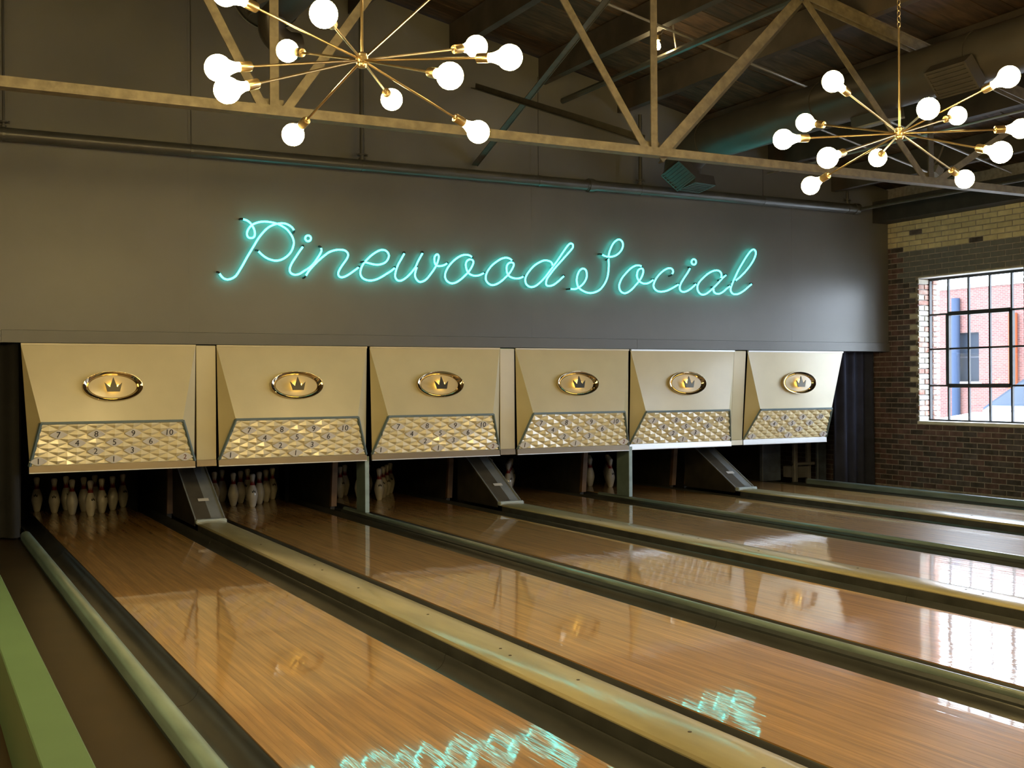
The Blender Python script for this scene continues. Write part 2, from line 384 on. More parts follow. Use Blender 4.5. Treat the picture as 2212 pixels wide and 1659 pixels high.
PITCH_Z, BH, PITCH_Y, BL = 0.0687, 0.0575, 0.2125, 0.201
brick_meshes = {}
def brick_mesh(l, d=0.05, key=None):
    k = (round(l, 3), d)
    if k not in brick_meshes:
        bm = new_bm(); vs_ = bm_span(bm, 0, d, -l / 2, l / 2, -BH / 2, BH / 2)
        bmesh.ops.bevel(bm, geom=[e for e in bm.edges if all(v.co.x < 0.001 for v in e.verts)], offset=0.003, segments=1, affect='EDGES')
        brick_meshes[k] = to_mesh(bm, 'brick')
    return brick_meshes[k]
cand = []
nrow = int(3.52 / PITCH_Z)
r2 = random.Random(3)
for row in range(nrow):
    zc = 0.005 + PITCH_Z * row + BH / 2
    yy = 8.70 + (PITCH_Y / 2 if row % 2 else 0)
    while yy < 11.62:
        a, b = yy - BL / 2, yy + BL / 2
        segs = [(a, b)]
        if WIN_Z0 - 0.02 < zc < WIN_Z1 + 0.02:
            segs = []
            if a < WIN_Y0 - 0.03: segs.append((a, min(b, WIN_Y0)))
            if b > WIN_Y1 + 0.03: segs.append((max(a, WIN_Y1), b))
        for (s0, s1) in segs:
            if s1 - s0 < 0.035: continue
            yc = (s0 + s1) / 2
            jamb = WIN_Z0 < zc < WIN_Z1 and abs(s0 - WIN_Y1) < 0.002
            # paint zones of the photograph
            if zc > (3.10 if yc < 11.0 else 3.17): m = 'brick_cream'
            elif zc > 2.70 and yc < 11.12: m = 'brick_grey'
            elif zc > 2.60 and yc < 10.95 and zc > WIN_Z1 - 0.1: m = 'brick_grey'
            elif WIN_Z0 + 0.25 < zc < 2.6 and WIN_Y1 - 0.02 < yc < WIN_Y1 + 0.22 and row % 2 == 0 and r2.random() > 0.12: m = 'brick_white'
            else: m = 'brick_red' if r2.random() < 0.55 else 'brick_dark'
            if m == 'brick_cream' and r2.random() < 0.06: m = 'brick_dark'
            cand.append((yc, zc, s1 - s0, m))
        yy += PITCH_Y
def seen(yc): return -abs(yc - 10.1)
cand.sort(key=lambda t: (0 if 9.05 < t[0] < 11.45 else 1, t[0]))
parts, rest = cand[:296], cand[296:]
bmats = {}
for (yc, zc, l, m) in parts:
    me0 = brick_mesh(l); k = (me0.name, m)
    if k not in bmats:
        me = me0.copy(); me.materials.clear(); me.materials.append(MATS[m]); bmats[k] = me
    obj('brick', bmats[k], None, wr, loc=(BRICK_X - 0.006 + r2.uniform(0, 0.005), yc, zc), rot=(0, 0, r2.uniform(-.008, .008)))
for mname in ('brick_red', 'brick_dark', 'brick_cream', 'brick_grey', 'brick_white'):
    sel = [c for c in rest if c[3] == mname]
    if not sel: continue
    bm = new_bm()
    for (yc, zc, l, m) in sel: bm_span(bm, BRICK_X - 0.004, BRICK_X + 0.04, yc - l / 2, yc + l / 2, zc - BH / 2, zc + BH / 2)
    tag(obj('brick_field', bm, mname, wr), kind='stuff')
# jamb bricks of the far reveal, painted pale in places
jm = {}
for row in range(int((WIN_Z1 - WIN_Z0) / PITCH_Z)):
    zc = WIN_Z0 + PITCH_Z * row + BH / 2 + 0.004
    for (x0, x1) in (((BRICK_X + .002, BRICK_X + .10), (BRICK_X + .112, BRICK_X + .20)) if row % 2 else ((BRICK_X + .002, BRICK_X + .20),)):
        k = (x0, x1)
        m = 'brick_white' if r2.random() < 0.55 else 'brick_pink'
        if (k, m) not in jm:
            bm = new_bm(); bm_span(bm, x0, x1, WIN_Y1 - 0.012, WIN_Y1 + 0.04, -BH / 2, BH / 2)
            bmesh.ops.bevel(bm, geom=bm.edges[:], offset=0.004, segments=1, affect='EDGES')
            jm[(k, m)] = to_mesh(bm, 'jamb_brick'); jm[(k, m)].materials.append(MATS[m])
        obj('jamb_brick', jm[(k, m)], None, wr, loc=(0, 0, zc))
    if row % 1 == 0:   # outer reveal beyond the steel frame
        m = 'brick_pink'; k = ('o',)
        if (k, m) not in jm:
            bm = new_bm(); bm_span(bm, BRICK_X + .23, BRICK_X + .355, WIN_Y1 - 0.04, WIN_Y1 + 0.03, -BH / 2, BH / 2)
            bmesh.ops.bevel(bm, geom=bm.edges[:], offset=0.008, segments=2, affect='EDGES')
            jm[(k, m)] = to_mesh(bm, 'jamb_brick'); jm[(k, m)].materials.append(MATS[m])
        obj('jamb_brick', jm[(k, m)], None, wr, loc=(0, 0, zc))

# ---- steel windows
def steel_window(n, y0, y1, detail):
    w = thing('window_%d' % n, None, None, (0, 0, 0)); tag(w, kind='structure')
    X = BRICK_X + .20; cols = 5; dy = (y1 - y0) / cols
    ys = [y1 - k * dy for k in range(cols + 1)]
    zs = [WIN_Z0 + 0.01, 1.326, 1.800, 2.249, WIN_Z1 - 0.03]
    bm = new_bm()
    for z in (zs[0], zs[-1]): bm_span(bm, X - 0.02, X + 0.02, y0, y1, z - 0.016, z + 0.016)
    for yv in (y0 + .014, y1 - .014): bm_span(bm, X - 0.02, X + 0.02, yv - 0.016, yv + 0.016, zs[0], zs[-1])
    obj('window_frame', bm, 'frame_black', w)
    for yv in ys[1:-1]:
        bm = new_bm(); bm_span(bm, X - 0.014, X + 0.014, yv - 0.012, yv + 0.012, zs[0], zs[-1]); obj('mullion', bm, 'frame_black', w)
    for z in zs[1:-1]:
        bm = new_bm(); bm_span(bm, X - 0.0135, X + 0.0135, y0, y1, z - 0.0115, z + 0.0115); obj('muntin', bm, 'frame_black', w)
    # opening sash: three columns, two rows
    bm = new_bm()
    for z in (zs[1], zs[3]): bm_span(bm, X - 0.028, X + 0.018, ys[4], ys[1], z - 0.025, z + 0.025)
    for yv in (ys[1], ys[4]): bm_span(bm, X - 0.028, X + 0.018, yv - 0.025, yv + 0.025, zs[1], zs[3])
    obj('sash', bm, 'frame_black', w)
    for i in range(cols):
        for j in range(4):
            bm = new_bm(); bm_span(bm, X - 0.002, X + 0.002, ys[i + 1] + .008, ys[i] - .008, zs[j] + .008, zs[j + 1] - .008)
            obj('pane', bm, 'pane_glass', w)
    bm = new_bm(); bm_span(bm, BRICK_X - 0.03, BRICK_X + .36, y0 - 0.02, y1 - 0.006, WIN_Z0 - 0.035, WIN_Z0 + 0.004); obj('window_sill', bm, 'sill_white', w)
    bm = new_bm(); bm_span(bm, BRICK_X + 0.002, BRICK_X + .36, y0, y1, WIN_Z1 - 0.014, WIN_Z1 + 0.004); obj('window_head', bm, 'sill_white', w)
    pl = bpy.data.lights.new('window_portal', 'AREA'); pl.shape = 'RECTANGLE'; pl.size = y1 - y0; pl.size_y = WIN_Z1 - WIN_Z0
    pl.cycles.is_portal = True
    po = bpy.data.objects.new('window_portal', pl); COL.objects.link(po); po.parent = w
    po.location = (BRICK_X + .30, (y0 + y1) / 2, (WIN_Z0 + WIN_Z1) / 2); po.rotation_euler = (math.pi / 2, 0, math.pi / 2)
steel_window(1, WIN_Y0, WIN_Y1, True)
for _k, _o in enumerate(OTHER): steel_window(2 + _k, *_o, False)

# ================================================================= EXTERIOR
bm = new_bm(); bm_span(bm, BRICK_X + .36, 60, -30, 70, -0.5, -0.3); tag(obj('ground', bm, 'asphalt'), kind='structure')
bld = thing('brick_building', 'low red brick building outside beyond the steel window', 'building', (25, 18, -0.3))
def bpart(name, m, x0, x1, y0, y1, z0, z1, parent=None):
    bm = new_bm(); bm_span(bm, x0 - 25, x1 - 25, y0 - 18, y1 - 18, z0 + 0.3, z1 + 0.3); return obj(name, bm, m, parent or bld)
bpart('wall', 'facade_brick', 25, 25.3, 4, 21.08, -0.3, 3.85)
bpart('wall', 'facade_brick', 25, 25.3, 21.86, 46, -0.3, 3.85)
bpart('wall', 'facade_brick', 25, 25.3, 21.08, 21.86, -0.3, 1.36)
bpart('wall', 'facade_brick', 25, 25.3, 21.08, 21.86, 2.67, 3.85)
bpart('coping', 'facade_trim', 24.95, 25.35, 4, 46, 3.85, 3.95)
bpart('roof', 'facade_trim', 25.3, 34, 4, 46, 3.6, 3.7)
fw = bpart('window', 'facade_frame', 25.12, 25.18, 21.08, 21.86, 1.36, 2.67)
for k in range(2):
    for j in range(2):
        bpart('pane', 'facade_glass', 25.09, 25.12, 21.11 + .375 * k, 21.45 + .375 * k, 1.40 + .64 * j, 2.0 + .64 * j)
bpart('window_sill', 'facade_trim', 24.93, 25.2, 21.0, 21.95, 1.28, 1.36)
def downpipe(name, m, yv, ztop, lab):
    bm = new_bm(); bm_cyl(bm, (24.9 - 25, yv - 18, 0), (24.9 - 25, yv - 18, ztop + .3), 0.11, seg=10); return obj(name, bm, m, bld, smooth=True)
downpipe('drain_pipe', 'pipe_blue', 21.75, 3.6, '')
downpipe('drain_pipe', 'pipe_orange', 19.95, 3.1, '')

car = thing('car', 'white car parked outside the steel window', 'car', (17.0, 12.15, -0.3), math.radians(90)); car.scale = (1.32, 1.05, 1.17)
def car_shell(prof, wbot, wtop, zsplit):
    bm = new_bm(); n = len(prof); L = []; R = []
    for (x, z) in prof:
        w = wbot if z < zsplit else wtop
        L.append(bm.verts.new((x, -w, z))); R.append(bm.verts.new((x, w, z)))
    for k in range(n): bm.faces.new((L[k], L[(k + 1) % n], R[(k + 1) % n], R[k]))
    bm.faces.new(L[::-1]); bm.faces.new(R)
    return bm
body = car_shell([(-2.3, .35), (2.25, .35), (2.32, .6), (2.2, .8), (1.2, .98), (-1.9, 1.02), (-2.25, .95), (-2.35, .6)], .88, .84, .9)
bmesh.ops.bevel(body, geom=body.edges[:], offset=0.05, segments=2, affect='EDGES')
obj('body', body, 'car_white', car, smooth=True)
cab = car_shell([(-2.0, 1.0), (1.15, .97), (.45, 1.50), (-.3, 1.60), (-1.2, 1.58), (-1.8, 1.3)], .80, .66, 1.2)
bmesh.ops.bevel(cab, geom=cab.edges[:], offset=0.05, segments=2, affect='EDGES')
obj('cabin', cab, 'car_white', car, smooth=True)
for s in (-1, 1):
    for (a, b, c, d) in ((-.25, .95, .42, -.25), (-1.55, -.35, -.35, -1.15)):
        bm = new_bm(); bm_slab(bm, [(a, s * .80, 1.08), (b, s * .80, 1.08), (c, s * .70, 1.47), (d, s * .70, 1.5)], 0.03 * s)
        obj('side_window', bm, 'car_glass', car)
    for x in (-1.45, 1.4):
        bm = new_bm(); bm_cyl(bm, (x, s * .70, .33), (x, s * .90, .33), .33, seg=20); w = obj('wheel', bm, 'tyre', car, smooth=True)
        bm = new_bm(); bm_cyl(bm, (x, s * .88, .33), (x, s * .915, .33), .2, seg=16); obj('hub_cap', bm, 'wheel_rim', w)
bm = new_bm(); bm_slab(bm, [(1.10, -.72, 1.02), (1.10, .72, 1.02), (.50, .62, 1.47), (.50, -.62, 1.47)], -0.03); obj('windscreen', bm, 'car_glass', car)

# ================================================================= LANES
bw_ = LW / 39
bm = new_bm(); bm_span(bm, -bw_ / 2 + 0.00018, bw_ / 2 - 0.00018, Y_NEAR, Y_DECK, -0.045, 0)
board_me = to_mesh(bm, 'lane_board'); board_me.materials.append(MATS['wood'])
lane_desc = ['beside the green ledge', 'right of the first pale capping', 'between the left green post and second pale capping',
             'right of the second pale capping', 'left of the third pale capping', 'nearest the brick wall']
for i, (xl, xr) in enumerate(LANES):
    L = thing('bowling_lane', 'glossy maple bowling lane %s' % lane_desc[i], 'bowling lane', ((xl + xr) / 2, 0, 0), group='bowling lanes')
    for k in range(39):
        obj('lane_board', board_me, None, L, loc=(-LW / 2 + bw_ * (k + .5), 0, rnd.uniform(-.0002, .0001)), rot=(0, math.radians(rnd.uniform(-.22, .22)), 0))
    bm = new_bm(); bm_span(bm, -LW / 2, LW / 2, Y_NEAR, Y_DECK, -0.16, -0.047); obj('lane_bed', bm, 'subfloor', L)

def gutter_mesh(w):
    bm = new_bm(); n = 12; r = w / 2 - 0.006; prof = [(-w / 2, -0.006)]
    for k in range(n + 1):
        t = math.pi * k / n; prof.append((-r * math.cos(t), -0.012 - 0.078 * math.sin(t)))
    prof.append((w / 2, -0.006)); low = [(x, z - 0.012) for x, z in prof]
    poly = prof + low[::-1]
    for y0, y1 in ((Y_NEAR, 1.6), (1.604, 5.4), (5.404, 9.2), (9.204, 10.55), (10.553, Y_DECK)): bm_prism_grid(bm, prof, low, y0, y1)
    return to_mesh(bm, 'gutter', True, 50)
def bm_prism_grid(bm, top, low, y0, y1):
    n = len(top)
    T0 = [bm.verts.new((x, y0, z)) for x, z in top]; T1 = [bm.verts.new((x, y1, z)) for x, z in top]
    B0 = [bm.verts.new((x, y0, z)) for x, z in low]; B1 = [bm.verts.new((x, y1, z)) for x, z in low]
    for k in range(n - 1):
        bm.faces.new((T0[k], T0[k + 1], T1[k + 1], T1[k])); bm.faces.new((B0[k + 1], B0[k], B1[k], B1[k + 1]))
        bm.faces.new((T0[k + 1], T0[k], B0[k], B0[k + 1])); bm.faces.new((T1[k], T1[k + 1], B1[k + 1], B1[k]))
    bm.faces.new((T0[0], T1[0], B1[0], B0[0])); bm.faces.new((T0[-1], B0[-1], B1[-1], T1[-1]))
GW = 0.198
gm = gutter_mesh(GW); gm.materials.append(MATS['gutter'])
for i, (xl, xr) in enumerate(LANES):
    for s, x in ((-1, xl - GW / 2 - 0.001), (1, xr + GW / 2 + 0.001)):
        tag(obj('gutter', gm, None, None, loc=(x, 0, 0)),
            'dark rounded gutter along the %s edge of the %s lane from the green ledge' % ('left' if s < 0 else 'right', ORD[i]), 'gutter', 'lane gutters')

# cappings between the lanes
def round_prof(w, h0, h1, n=8, e=2.4):
    p = [(-w / 2, h0)]
    for k in range(n + 1):
        t = math.pi * k / n; c, s = math.cos(t), math.sin(t)
        p.append((-w / 2 * math.copysign(abs(c) ** (2 / e), c), h1 - 0.026 + 0.026 * abs(s) ** (2 / e)))
    p.append((w / 2, h0)); return p
def ext(prof, y0, y1, name, m, parent, loc=None):
    bm = new_bm(); bm_prism(bm, prof, y0, y1); return obj(name, bm, m, parent, loc=loc, smooth=True, angle=35)
hole_spots = [3.05, 3.5, 4.35, 4.9, 5.05, 6.0, 7.0, 7.8, 8.05, 9.3]
for n_, (a, b) in enumerate(((0, 1), (2, 3), (4, 5))):
    x0, x1 = LANES[a][1] + GW + 0.002, LANES[b][0] - GW - 0.002; w = x1 - x0; xc = (x0 + x1) / 2
    c = thing('lane_capping', 'wide pale cream capping between two lanes, %s of three from the green ledge' % ORD[n_], 'lane capping', (xc, 0, 0), group='pale cappings')
    ext(round_prof(w - 0.012, 0.048, 0.080), Y_NEAR, 11.16, 'cap_board', 'cap_cream', c)
    ext([(-w / 2 + .004, -0.16), (-w / 2 + .004, 0.047), (w / 2 - .004, 0.047), (w / 2 - .004, -0.16)], Y_NEAR, 11.14, 'cap_side', 'cap_edge', c)
    for q, yv in enumerate(hole_spots):
        bm = new_bm(); bm_cyl(bm, (0, 0, 0), (0, 0, 0.0016), 0.008, seg=8); obj('screw_hole', bm, 'hole', c, loc=(-.035 + .05 * ((q * 7) % 3) / 2, yv, 0.0798))
for n_, (a, b) in enumerate(((1, 2), (3, 4))):
    x0, x1 = LANES[a][1] + GW + 0.002, LANES[b][0] - GW - 0.002; w = x1 - x0; xc = (x0 + x1) / 2
    c = thing('lane_divider', 'narrow grey-green rounded divider between two lanes, %s green post' % ('under the left' if n_ == 0 else 'under the right'), 'lane divider', (xc, 0, 0), group='narrow dividers')
    ext(round_prof(w * 0.62, 0.024, 0.052), Y_NEAR, 11.98, 'top_rail', 'divider_top', c)
    ext([(-w / 2, -0.16), (-w / 2, 0.006), (-w * .34, 0.0235), (w * .34, 0.0235), (w / 2, 0.006), (w / 2, -0.16)], Y_NEAR, 12.0, 'divider_body', 'rail_dark', c)
c = thing('edge_rail', 'worn pale green rounded edge rail beside the dark walkway', 'edge rail', (0.935, 0, 0))
ext(round_prof(0.078, 0.012, 0.088, 10, 2.0), Y_NEAR, 11.15, 'rail_tube', 'rail_green', c)
ext([(-0.028, -0.16), (-0.028, 0.011), (0.055, 0.011), (0.055, -0.16)], Y_NEAR, 11.6, 'rail_base', 'rail_dark', c)
c = thing('edge_rail', 'grey edge rail along the foot of the brick wall', 'edge rail', (10.785, 0, 0))
ext(round_prof(0.07, 0.012, 0.080, 10, 2.0), Y_NEAR, 11.9, 'rail_tube', 'divider_top', c)
ext([(-0.038, -0.16), (-0.038, 0.011), (0.04, 0.011), (0.04, -0.16)], Y_NEAR, 12.2, 'rail_base', 'rail_dark', c)
bm = new_bm(); bm_span(bm, 0.332, 0.470, Y_NEAR - 1, 11.2, 0.0, 0.305)
bmesh.ops.bevel(bm, geom=[e for e in bm.edges if all(v.co.z > 0.3 for v in e.verts)], offset=0.004, segments=1, affect='EDGES')
tag(obj('low_partition', bm, 'ledge_green'), 'low green painted ledge beside the walkway', 'partition')

# ================================================================= PIN DECK
for n_, (a, b) in enumerate(((0, 1), (2, 3), (4, 5))):
    xc = (LANES[a][1] + LANES[b][0]) / 2; w = LANES[b][0] - LANES[a][1] - 2 * GW - .01
    hd = thing('ball_return_hood', 'sloping grey metal hood at the end of the %s pale capping' % ORD[n_], 'return hood', (xc, 11.16, 0.08), group='ball return hoods')
    y0, z0, y1, z1 = 0.08, 0.012, 1.10, 0.58
    xm = 0.01
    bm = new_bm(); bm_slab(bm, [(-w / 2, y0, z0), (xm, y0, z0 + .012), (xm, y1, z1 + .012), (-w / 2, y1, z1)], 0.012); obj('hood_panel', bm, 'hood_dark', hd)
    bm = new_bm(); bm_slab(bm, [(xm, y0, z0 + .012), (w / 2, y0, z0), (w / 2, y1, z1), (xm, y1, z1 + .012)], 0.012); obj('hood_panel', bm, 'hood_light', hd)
    for s in (-1, 1):
        bm = new_bm(); bm_bar(bm, (s * w / 2, y0, z0), (s * w / 2, y1, z1), .012, .02); obj('hood_edge', bm, 'hood_light', hd)
        bm = new_bm(); q = [(s * w / 2, y0, -.05), (s * w / 2, y1, -.05), (s * w / 2, y1, z1), (s * w / 2, y0, z0)]; bm_slab(bm, q, .008); obj('hood_side', bm, 'kick_dark', hd)
    bm = new_bm(); bm_span(bm, -w / 2 - .006, w / 2 + .006, 0.002, 0.075, -0.03, 0.016)
    bmesh.ops.bevel(bm, geom=bm.edges[:], offset=0.008, segments=2, affect='EDGES'); obj('end_plate', bm, 'hood_end', hd)
    d = Vector((0, y1 - y0, z1 - z0)); p = Vector((-.005, y0, z0 + .016)) + d * 0.24
    bm = new_bm(); u = d.normalized()
    bm_slab(bm, [p + Vector((-.05, 0, 0)), p + Vector((.055, 0, 0)), p + Vector((.055, 0, 0)) + u * .045, p + Vector((-.05, 0, 0)) + u * .045], 0.002); obj('sticker', bm, 'sticker', hd)

for n_, (a, b) in enumerate(((1, 2), (3, 4))):
    xc = (LANES[a][1] + LANES[b][0]) / 2
    pt = thing('support_post', 'grey-green flat post between the %s' % ('second and third masking panels' if n_ == 0 else 'fourth and fifth masking panels'), 'post', (xc, 11.29, 0.053), group='green posts')
    bm = new_bm(); bm_span(bm, -.019, .019, .012, .27, 0, .585); obj('post_plate', bm, 'post_green', pt)
    bm = new_bm(); bm_span(bm, -.022, .022, 0, .0115, 0, .585); obj('post_edge', bm, 'post_edge', pt)

# kickback boards between the pin decks, with bare wooden front edges
def kick(x, lab, t=0.05, y0=12.15, front=True):
    k = thing('kickback_board', lab, 'kickback board', (x, y0, -0.1), group='kickback boards')
    bm = new_bm(); bm_prism_x(bm, [(0.16, 0), (1.75, 0), (1.75, 1.9), (-.05, 1.9)], -t / 2, t / 2); obj('board', bm, 'kick_dark', k)
    if front:
        bm = new_bm(); bm_prism_x(bm, [(0.10, .12), (.155, .12), (-.055, 1.9), (-.11, 1.9)], -t / 2 - .006, t / 2 + .006); obj('front_edge', bm, 'kick_wood', k)
def bm_prism_x(bm, poly, x0, x1):
    A = [bm.verts.new((x0, y, z)) for y, z in poly]; B = [bm.verts.new((x1, y, z)) for y, z in poly]; n = len(poly)
    for k in range(n): bm.faces.new((A[k], A[(k + 1) % n], B[(k + 1) % n], B[k]))
    bm.faces.new(A[::-1]); bm.faces.new(B)
kick(LANES[0][0] - .235, 'dark kickback board beside the black curtain', front=False)
for i in range(5):
    gl, gr = LANES[i][1], LANES[i + 1][0]
    if i % 2 == 0:
        kick(gl + .225, 'dark kickback board right of the %s pin rack from the green ledge' % ORD[i], y0=12.45)
        kick(gr - .225, 'dark kickback board left of the %s pin rack from the green ledge' % ORD[i + 1], y0=12.45)
    else:
        kick((gl + gr) / 2, 'dark kickback board between the %s and %s pin racks from the green ledge' % (ORD[i], ORD[i + 1]), y0=12.25)
kick(LANES[5][1] + .235, 'dark kickback board beside the blue curtain', y0=12.7)
for i, (xl, xr) in enumerate(LANES):
    bm = new_bm(); bm_span(bm, xl - .2, xr + .2, 14.35, 14.40, -.15, 1.6)
    tag(obj('pit_cushion', bm, 'pit_black'), 'black pit cushion behind the %s pin rack from the green ledge' % ORD[i], 'pit cushion', 'pit cushions')

# bowling pins
prof = [(0, 0), (.0258, 0), (.0283, .004), (.036, .019), (.0455, .057), (.0528, .086), (.0590, .114), (.0605, .127), (.0588, .149), (.0531, .184),
        (.0443, .213), (.0345, .238), (.0277, .254), (.0236, .273), (.0228, .286), (.0236, .298), (.0262, .318), (.0296, .337), (.0318, .349),
        (.0322, .356), (.0303, .368), (.0245, .376), (.0130, .3805), (0, .381)]
def prof_r(z):
    for (r0, z0), (r1, z1) in zip(prof, prof[1:]):
        if z0 <= z <= z1 and z1 > z0: return r0 + (r1 - r0) * (z - z0) / (z1 - z0)
    return 0
bm = new_bm(); bm_lathe(bm, prof, 20); pin_me = to_mesh(bm, 'bowling_pin', True, 60); pin_me.materials.append(MATS['pin_white'])
bm = new_bm()
bm_lathe(bm, [(prof_r(z) + .0009, z) for z in (.250, .256, .262, .268, .274, .280)], 20)
for k in range(8):  # pointed flames above the neck band
    t0, t1, tm = (2 * math.pi * (k + a) / 8 for a in (.12, .88, .5))
    v = [bm.verts.new(((prof_r(z) + .001) * math.cos(t), (prof_r(z) + .001) * math.sin(t), z)) for t, z in ((t0, .279), (t1, .279), (tm, .312))]
    bm.faces.new(v)
band_me = to_mesh(bm, 'neck_band', True, 60); band_me.materials.append(MATS['pin_red'])
bm = new_bm()
crown2d = [(-.5, 0), (.5, 0), (.62, .75), (.25, .38), (0, 1), (-.25, .38), (-.62, .75)]
def pin_patch(bm, pts, s, zc):
    vs_ = []
    for (u, v) in pts:
        z = zc + s * (v - .5); r = prof_r(z) + .0012; a = s * u / r - math.pi / 2
        vs_.append(bm.verts.new((r * math.cos(a), r * math.sin(a), z)))
    return vs_
v7 = pin_patch(bm, crown2d, .038, .185)
for tri in ((0, 5, 6), (0, 1, 3), (0, 3, 5), (1, 2, 3), (3, 4, 5)): bm.faces.new([v7[t] for t in tri])
mark_me = to_mesh(bm, 'crown_mark'); mark_me.materials.append(MATS['ink'])
spots = [(0, 0), (-.1524, .264), (.1524, .264), (-.3048, .528), (0, .528), (.3048, .528), (-.4572, .792), (-.1524, .792), (.1524, .792), (.4572, .792)]
names = ['front tip', 'left of second row', 'right of second row', 'left of third row', 'middle of third row', 'right of third row',
         'left end of back row', 'second in back row', 'third in back row', 'right end of back row']
for i, (xl, xr) in enumerate(LANES):
    xc = (xl + xr) / 2
    for j, (dx, dy) in enumerate(spots):
        rz = rnd.uniform(0, 6.28) if j % 3 else rnd.uniform(-.5, .9)
        p = obj('bowling_pin', pin_me, None, None, loc=(xc + dx, PIN_Y + dy, 0.0003), rot=(0, 0, rz))
        tag(p, 'white bowling pin, %s, %s rack from the green ledge' % (names[j], ORD[i]), 'bowling pin', 'racked bowling pins')
        obj('neck_band', band_me, None, p); obj('crown_mark', mark_me, None, p)

# machinery beside the last lane
mc = thing('pinsetter_frame', 'dark blue pinsetter machinery behind the last masking panel', 'machine', (10.9, 12.3, -0.1))
def mpart(name, m, *s):
    bm = new_bm(); bm_span(bm, *s); bmesh.ops.bevel(bm, geom=bm.edges[:], offset=0.008, segments=1, affect='EDGES'); return obj(name, bm, m, mc)
mpart('upright', 'machine_grey', 0, .06, 0, .06, 0, 1.6); mpart('upright', 'machine_grey', .33, .39, .1, .16, 0, 1.6)
mpart('cross_bar', 'machine_grey', 0, .39, .02, .06, .32, .36); mpart('cross_bar', 'machine_grey', 0, .39, .02, .06, .95, 1.0)
mpart('motor_box', 'machine_grey', .08, .32, .08, .34, .14, .30); mpart('side_panel', 'machine_blue', -.36, -.03, .25, .32, .10, .85)
mpart('side_panel', 'machine_blue', .42, .58, .0, .05, .05, 1.2)

# ================================================================= MASKING PANELS
ZT, ZC, ZB, ZS = 1.765, 1.055, 0.662, 0.602      # top, crease, bottom of grid, bottom of strip
PRO = 0.130                                       # how far the crease stands out
def text_mesh(s, size):
    cu = bpy.data.curves.new('numeral', 'FONT'); cu.body = s; cu.size = size; cu.align_x = 'CENTER'; cu.align_y = 'CENTER'; cu.extrude = 0.001
    t = bpy.data.objects.new('numeral', cu); COL.objects.link(t)
    dg = bpy.context.evaluated_depsgraph_get(); me = bpy.data.meshes.new_from_object(t.evaluated_get(dg))
    bpy.data.objects.remove(t); return me
NUM = {}
for s in ('1', '2', '3', '4', '5', '6', '7', '8', '9', '10'):
    NUM[s] = text_mesh(s, 0.078)
    NUM[s].materials.clear(); NUM[s].materials.append(MATS['ink'])
NUM['2r'] = text_mesh('2', 0.066); NUM['2r'].materials.clear(); NUM['2r'].materials.append(MATS['ink_red'])

def clip_mesh(bm, planes):
    for (co, no) in planes:
        g = bm.verts[:] + bm.edges[:] + bm.faces[:]
        if not g: return
        bmesh.ops.bisect_plane(bm, geom=g, plane_co=co, plane_no=no, clear_outer=True)

A_, B_ = 0.1635, 0.0845
APEX = 0.024
def lens_plate():
    bm = new_bm(); a, b = A_ * .47, B_ * .47; n = 10; pts = []
    for k in range(n):   # pointed lens outline
        t = k / n; x = -a + 2 * a * t; pts.append((x, -b * (1 - abs(x / a) ** 1.45)))
    for k in range(n):
        t = k / n; x = a - 2 * a * t; pts.append((x, b * (1 - abs(x / a) ** 1.45)))
    A = [bm.verts.new((x, y, .018)) for x, y in pts]; Bv = [bm.verts.new((x, y, .0)) for x, y in pts]; m = len(pts)
    bm.faces.new(A); bm.faces.new(Bv[::-1])
    for k in range(m): bm.faces.new((A[k], A[(k + 1) % m], Bv[(k + 1) % m], Bv[k]))
    for s in (-1, 1): bm_cyl(bm, (s * a * .72, 0, .018), (s * a * .72, 0, .0195), .0035, seg=6)
    return to_mesh(bm, 'number_plate')
plate_me = lens_plate(); plate_me.materials.append(MATS['plate'])
def pyramid():
    bm = new_bm(); e = 0.0
    c = [bm.verts.new(p) for p in ((-A_ / 2, 0, 0), (0, -B_ / 2, 0), (A_ / 2, 0, 0), (0, B_ / 2, 0))]; t = bm.verts.new((0, 0, APEX))
    for k in range(4): bm.faces.new((c[k], c[(k + 1) % 4], t))
    bm.faces.new(c[::-1]); return bm
pyr_me = to_mesh(pyramid(), 'diamond_facet'); pyr_me.materials.append(MATS['mask_facet'])
PLATES = {(-3, 0): '7', (-1, 0): '8', (1, 0): '9', (3, 0): '10', (-2, 1): '4', (0, 1): '5', (2, 1): '6', (-1, 2): '2', (1, 2): '3', (0, 3): '1', (-4, 3): '1', (4, 3): '2r'}

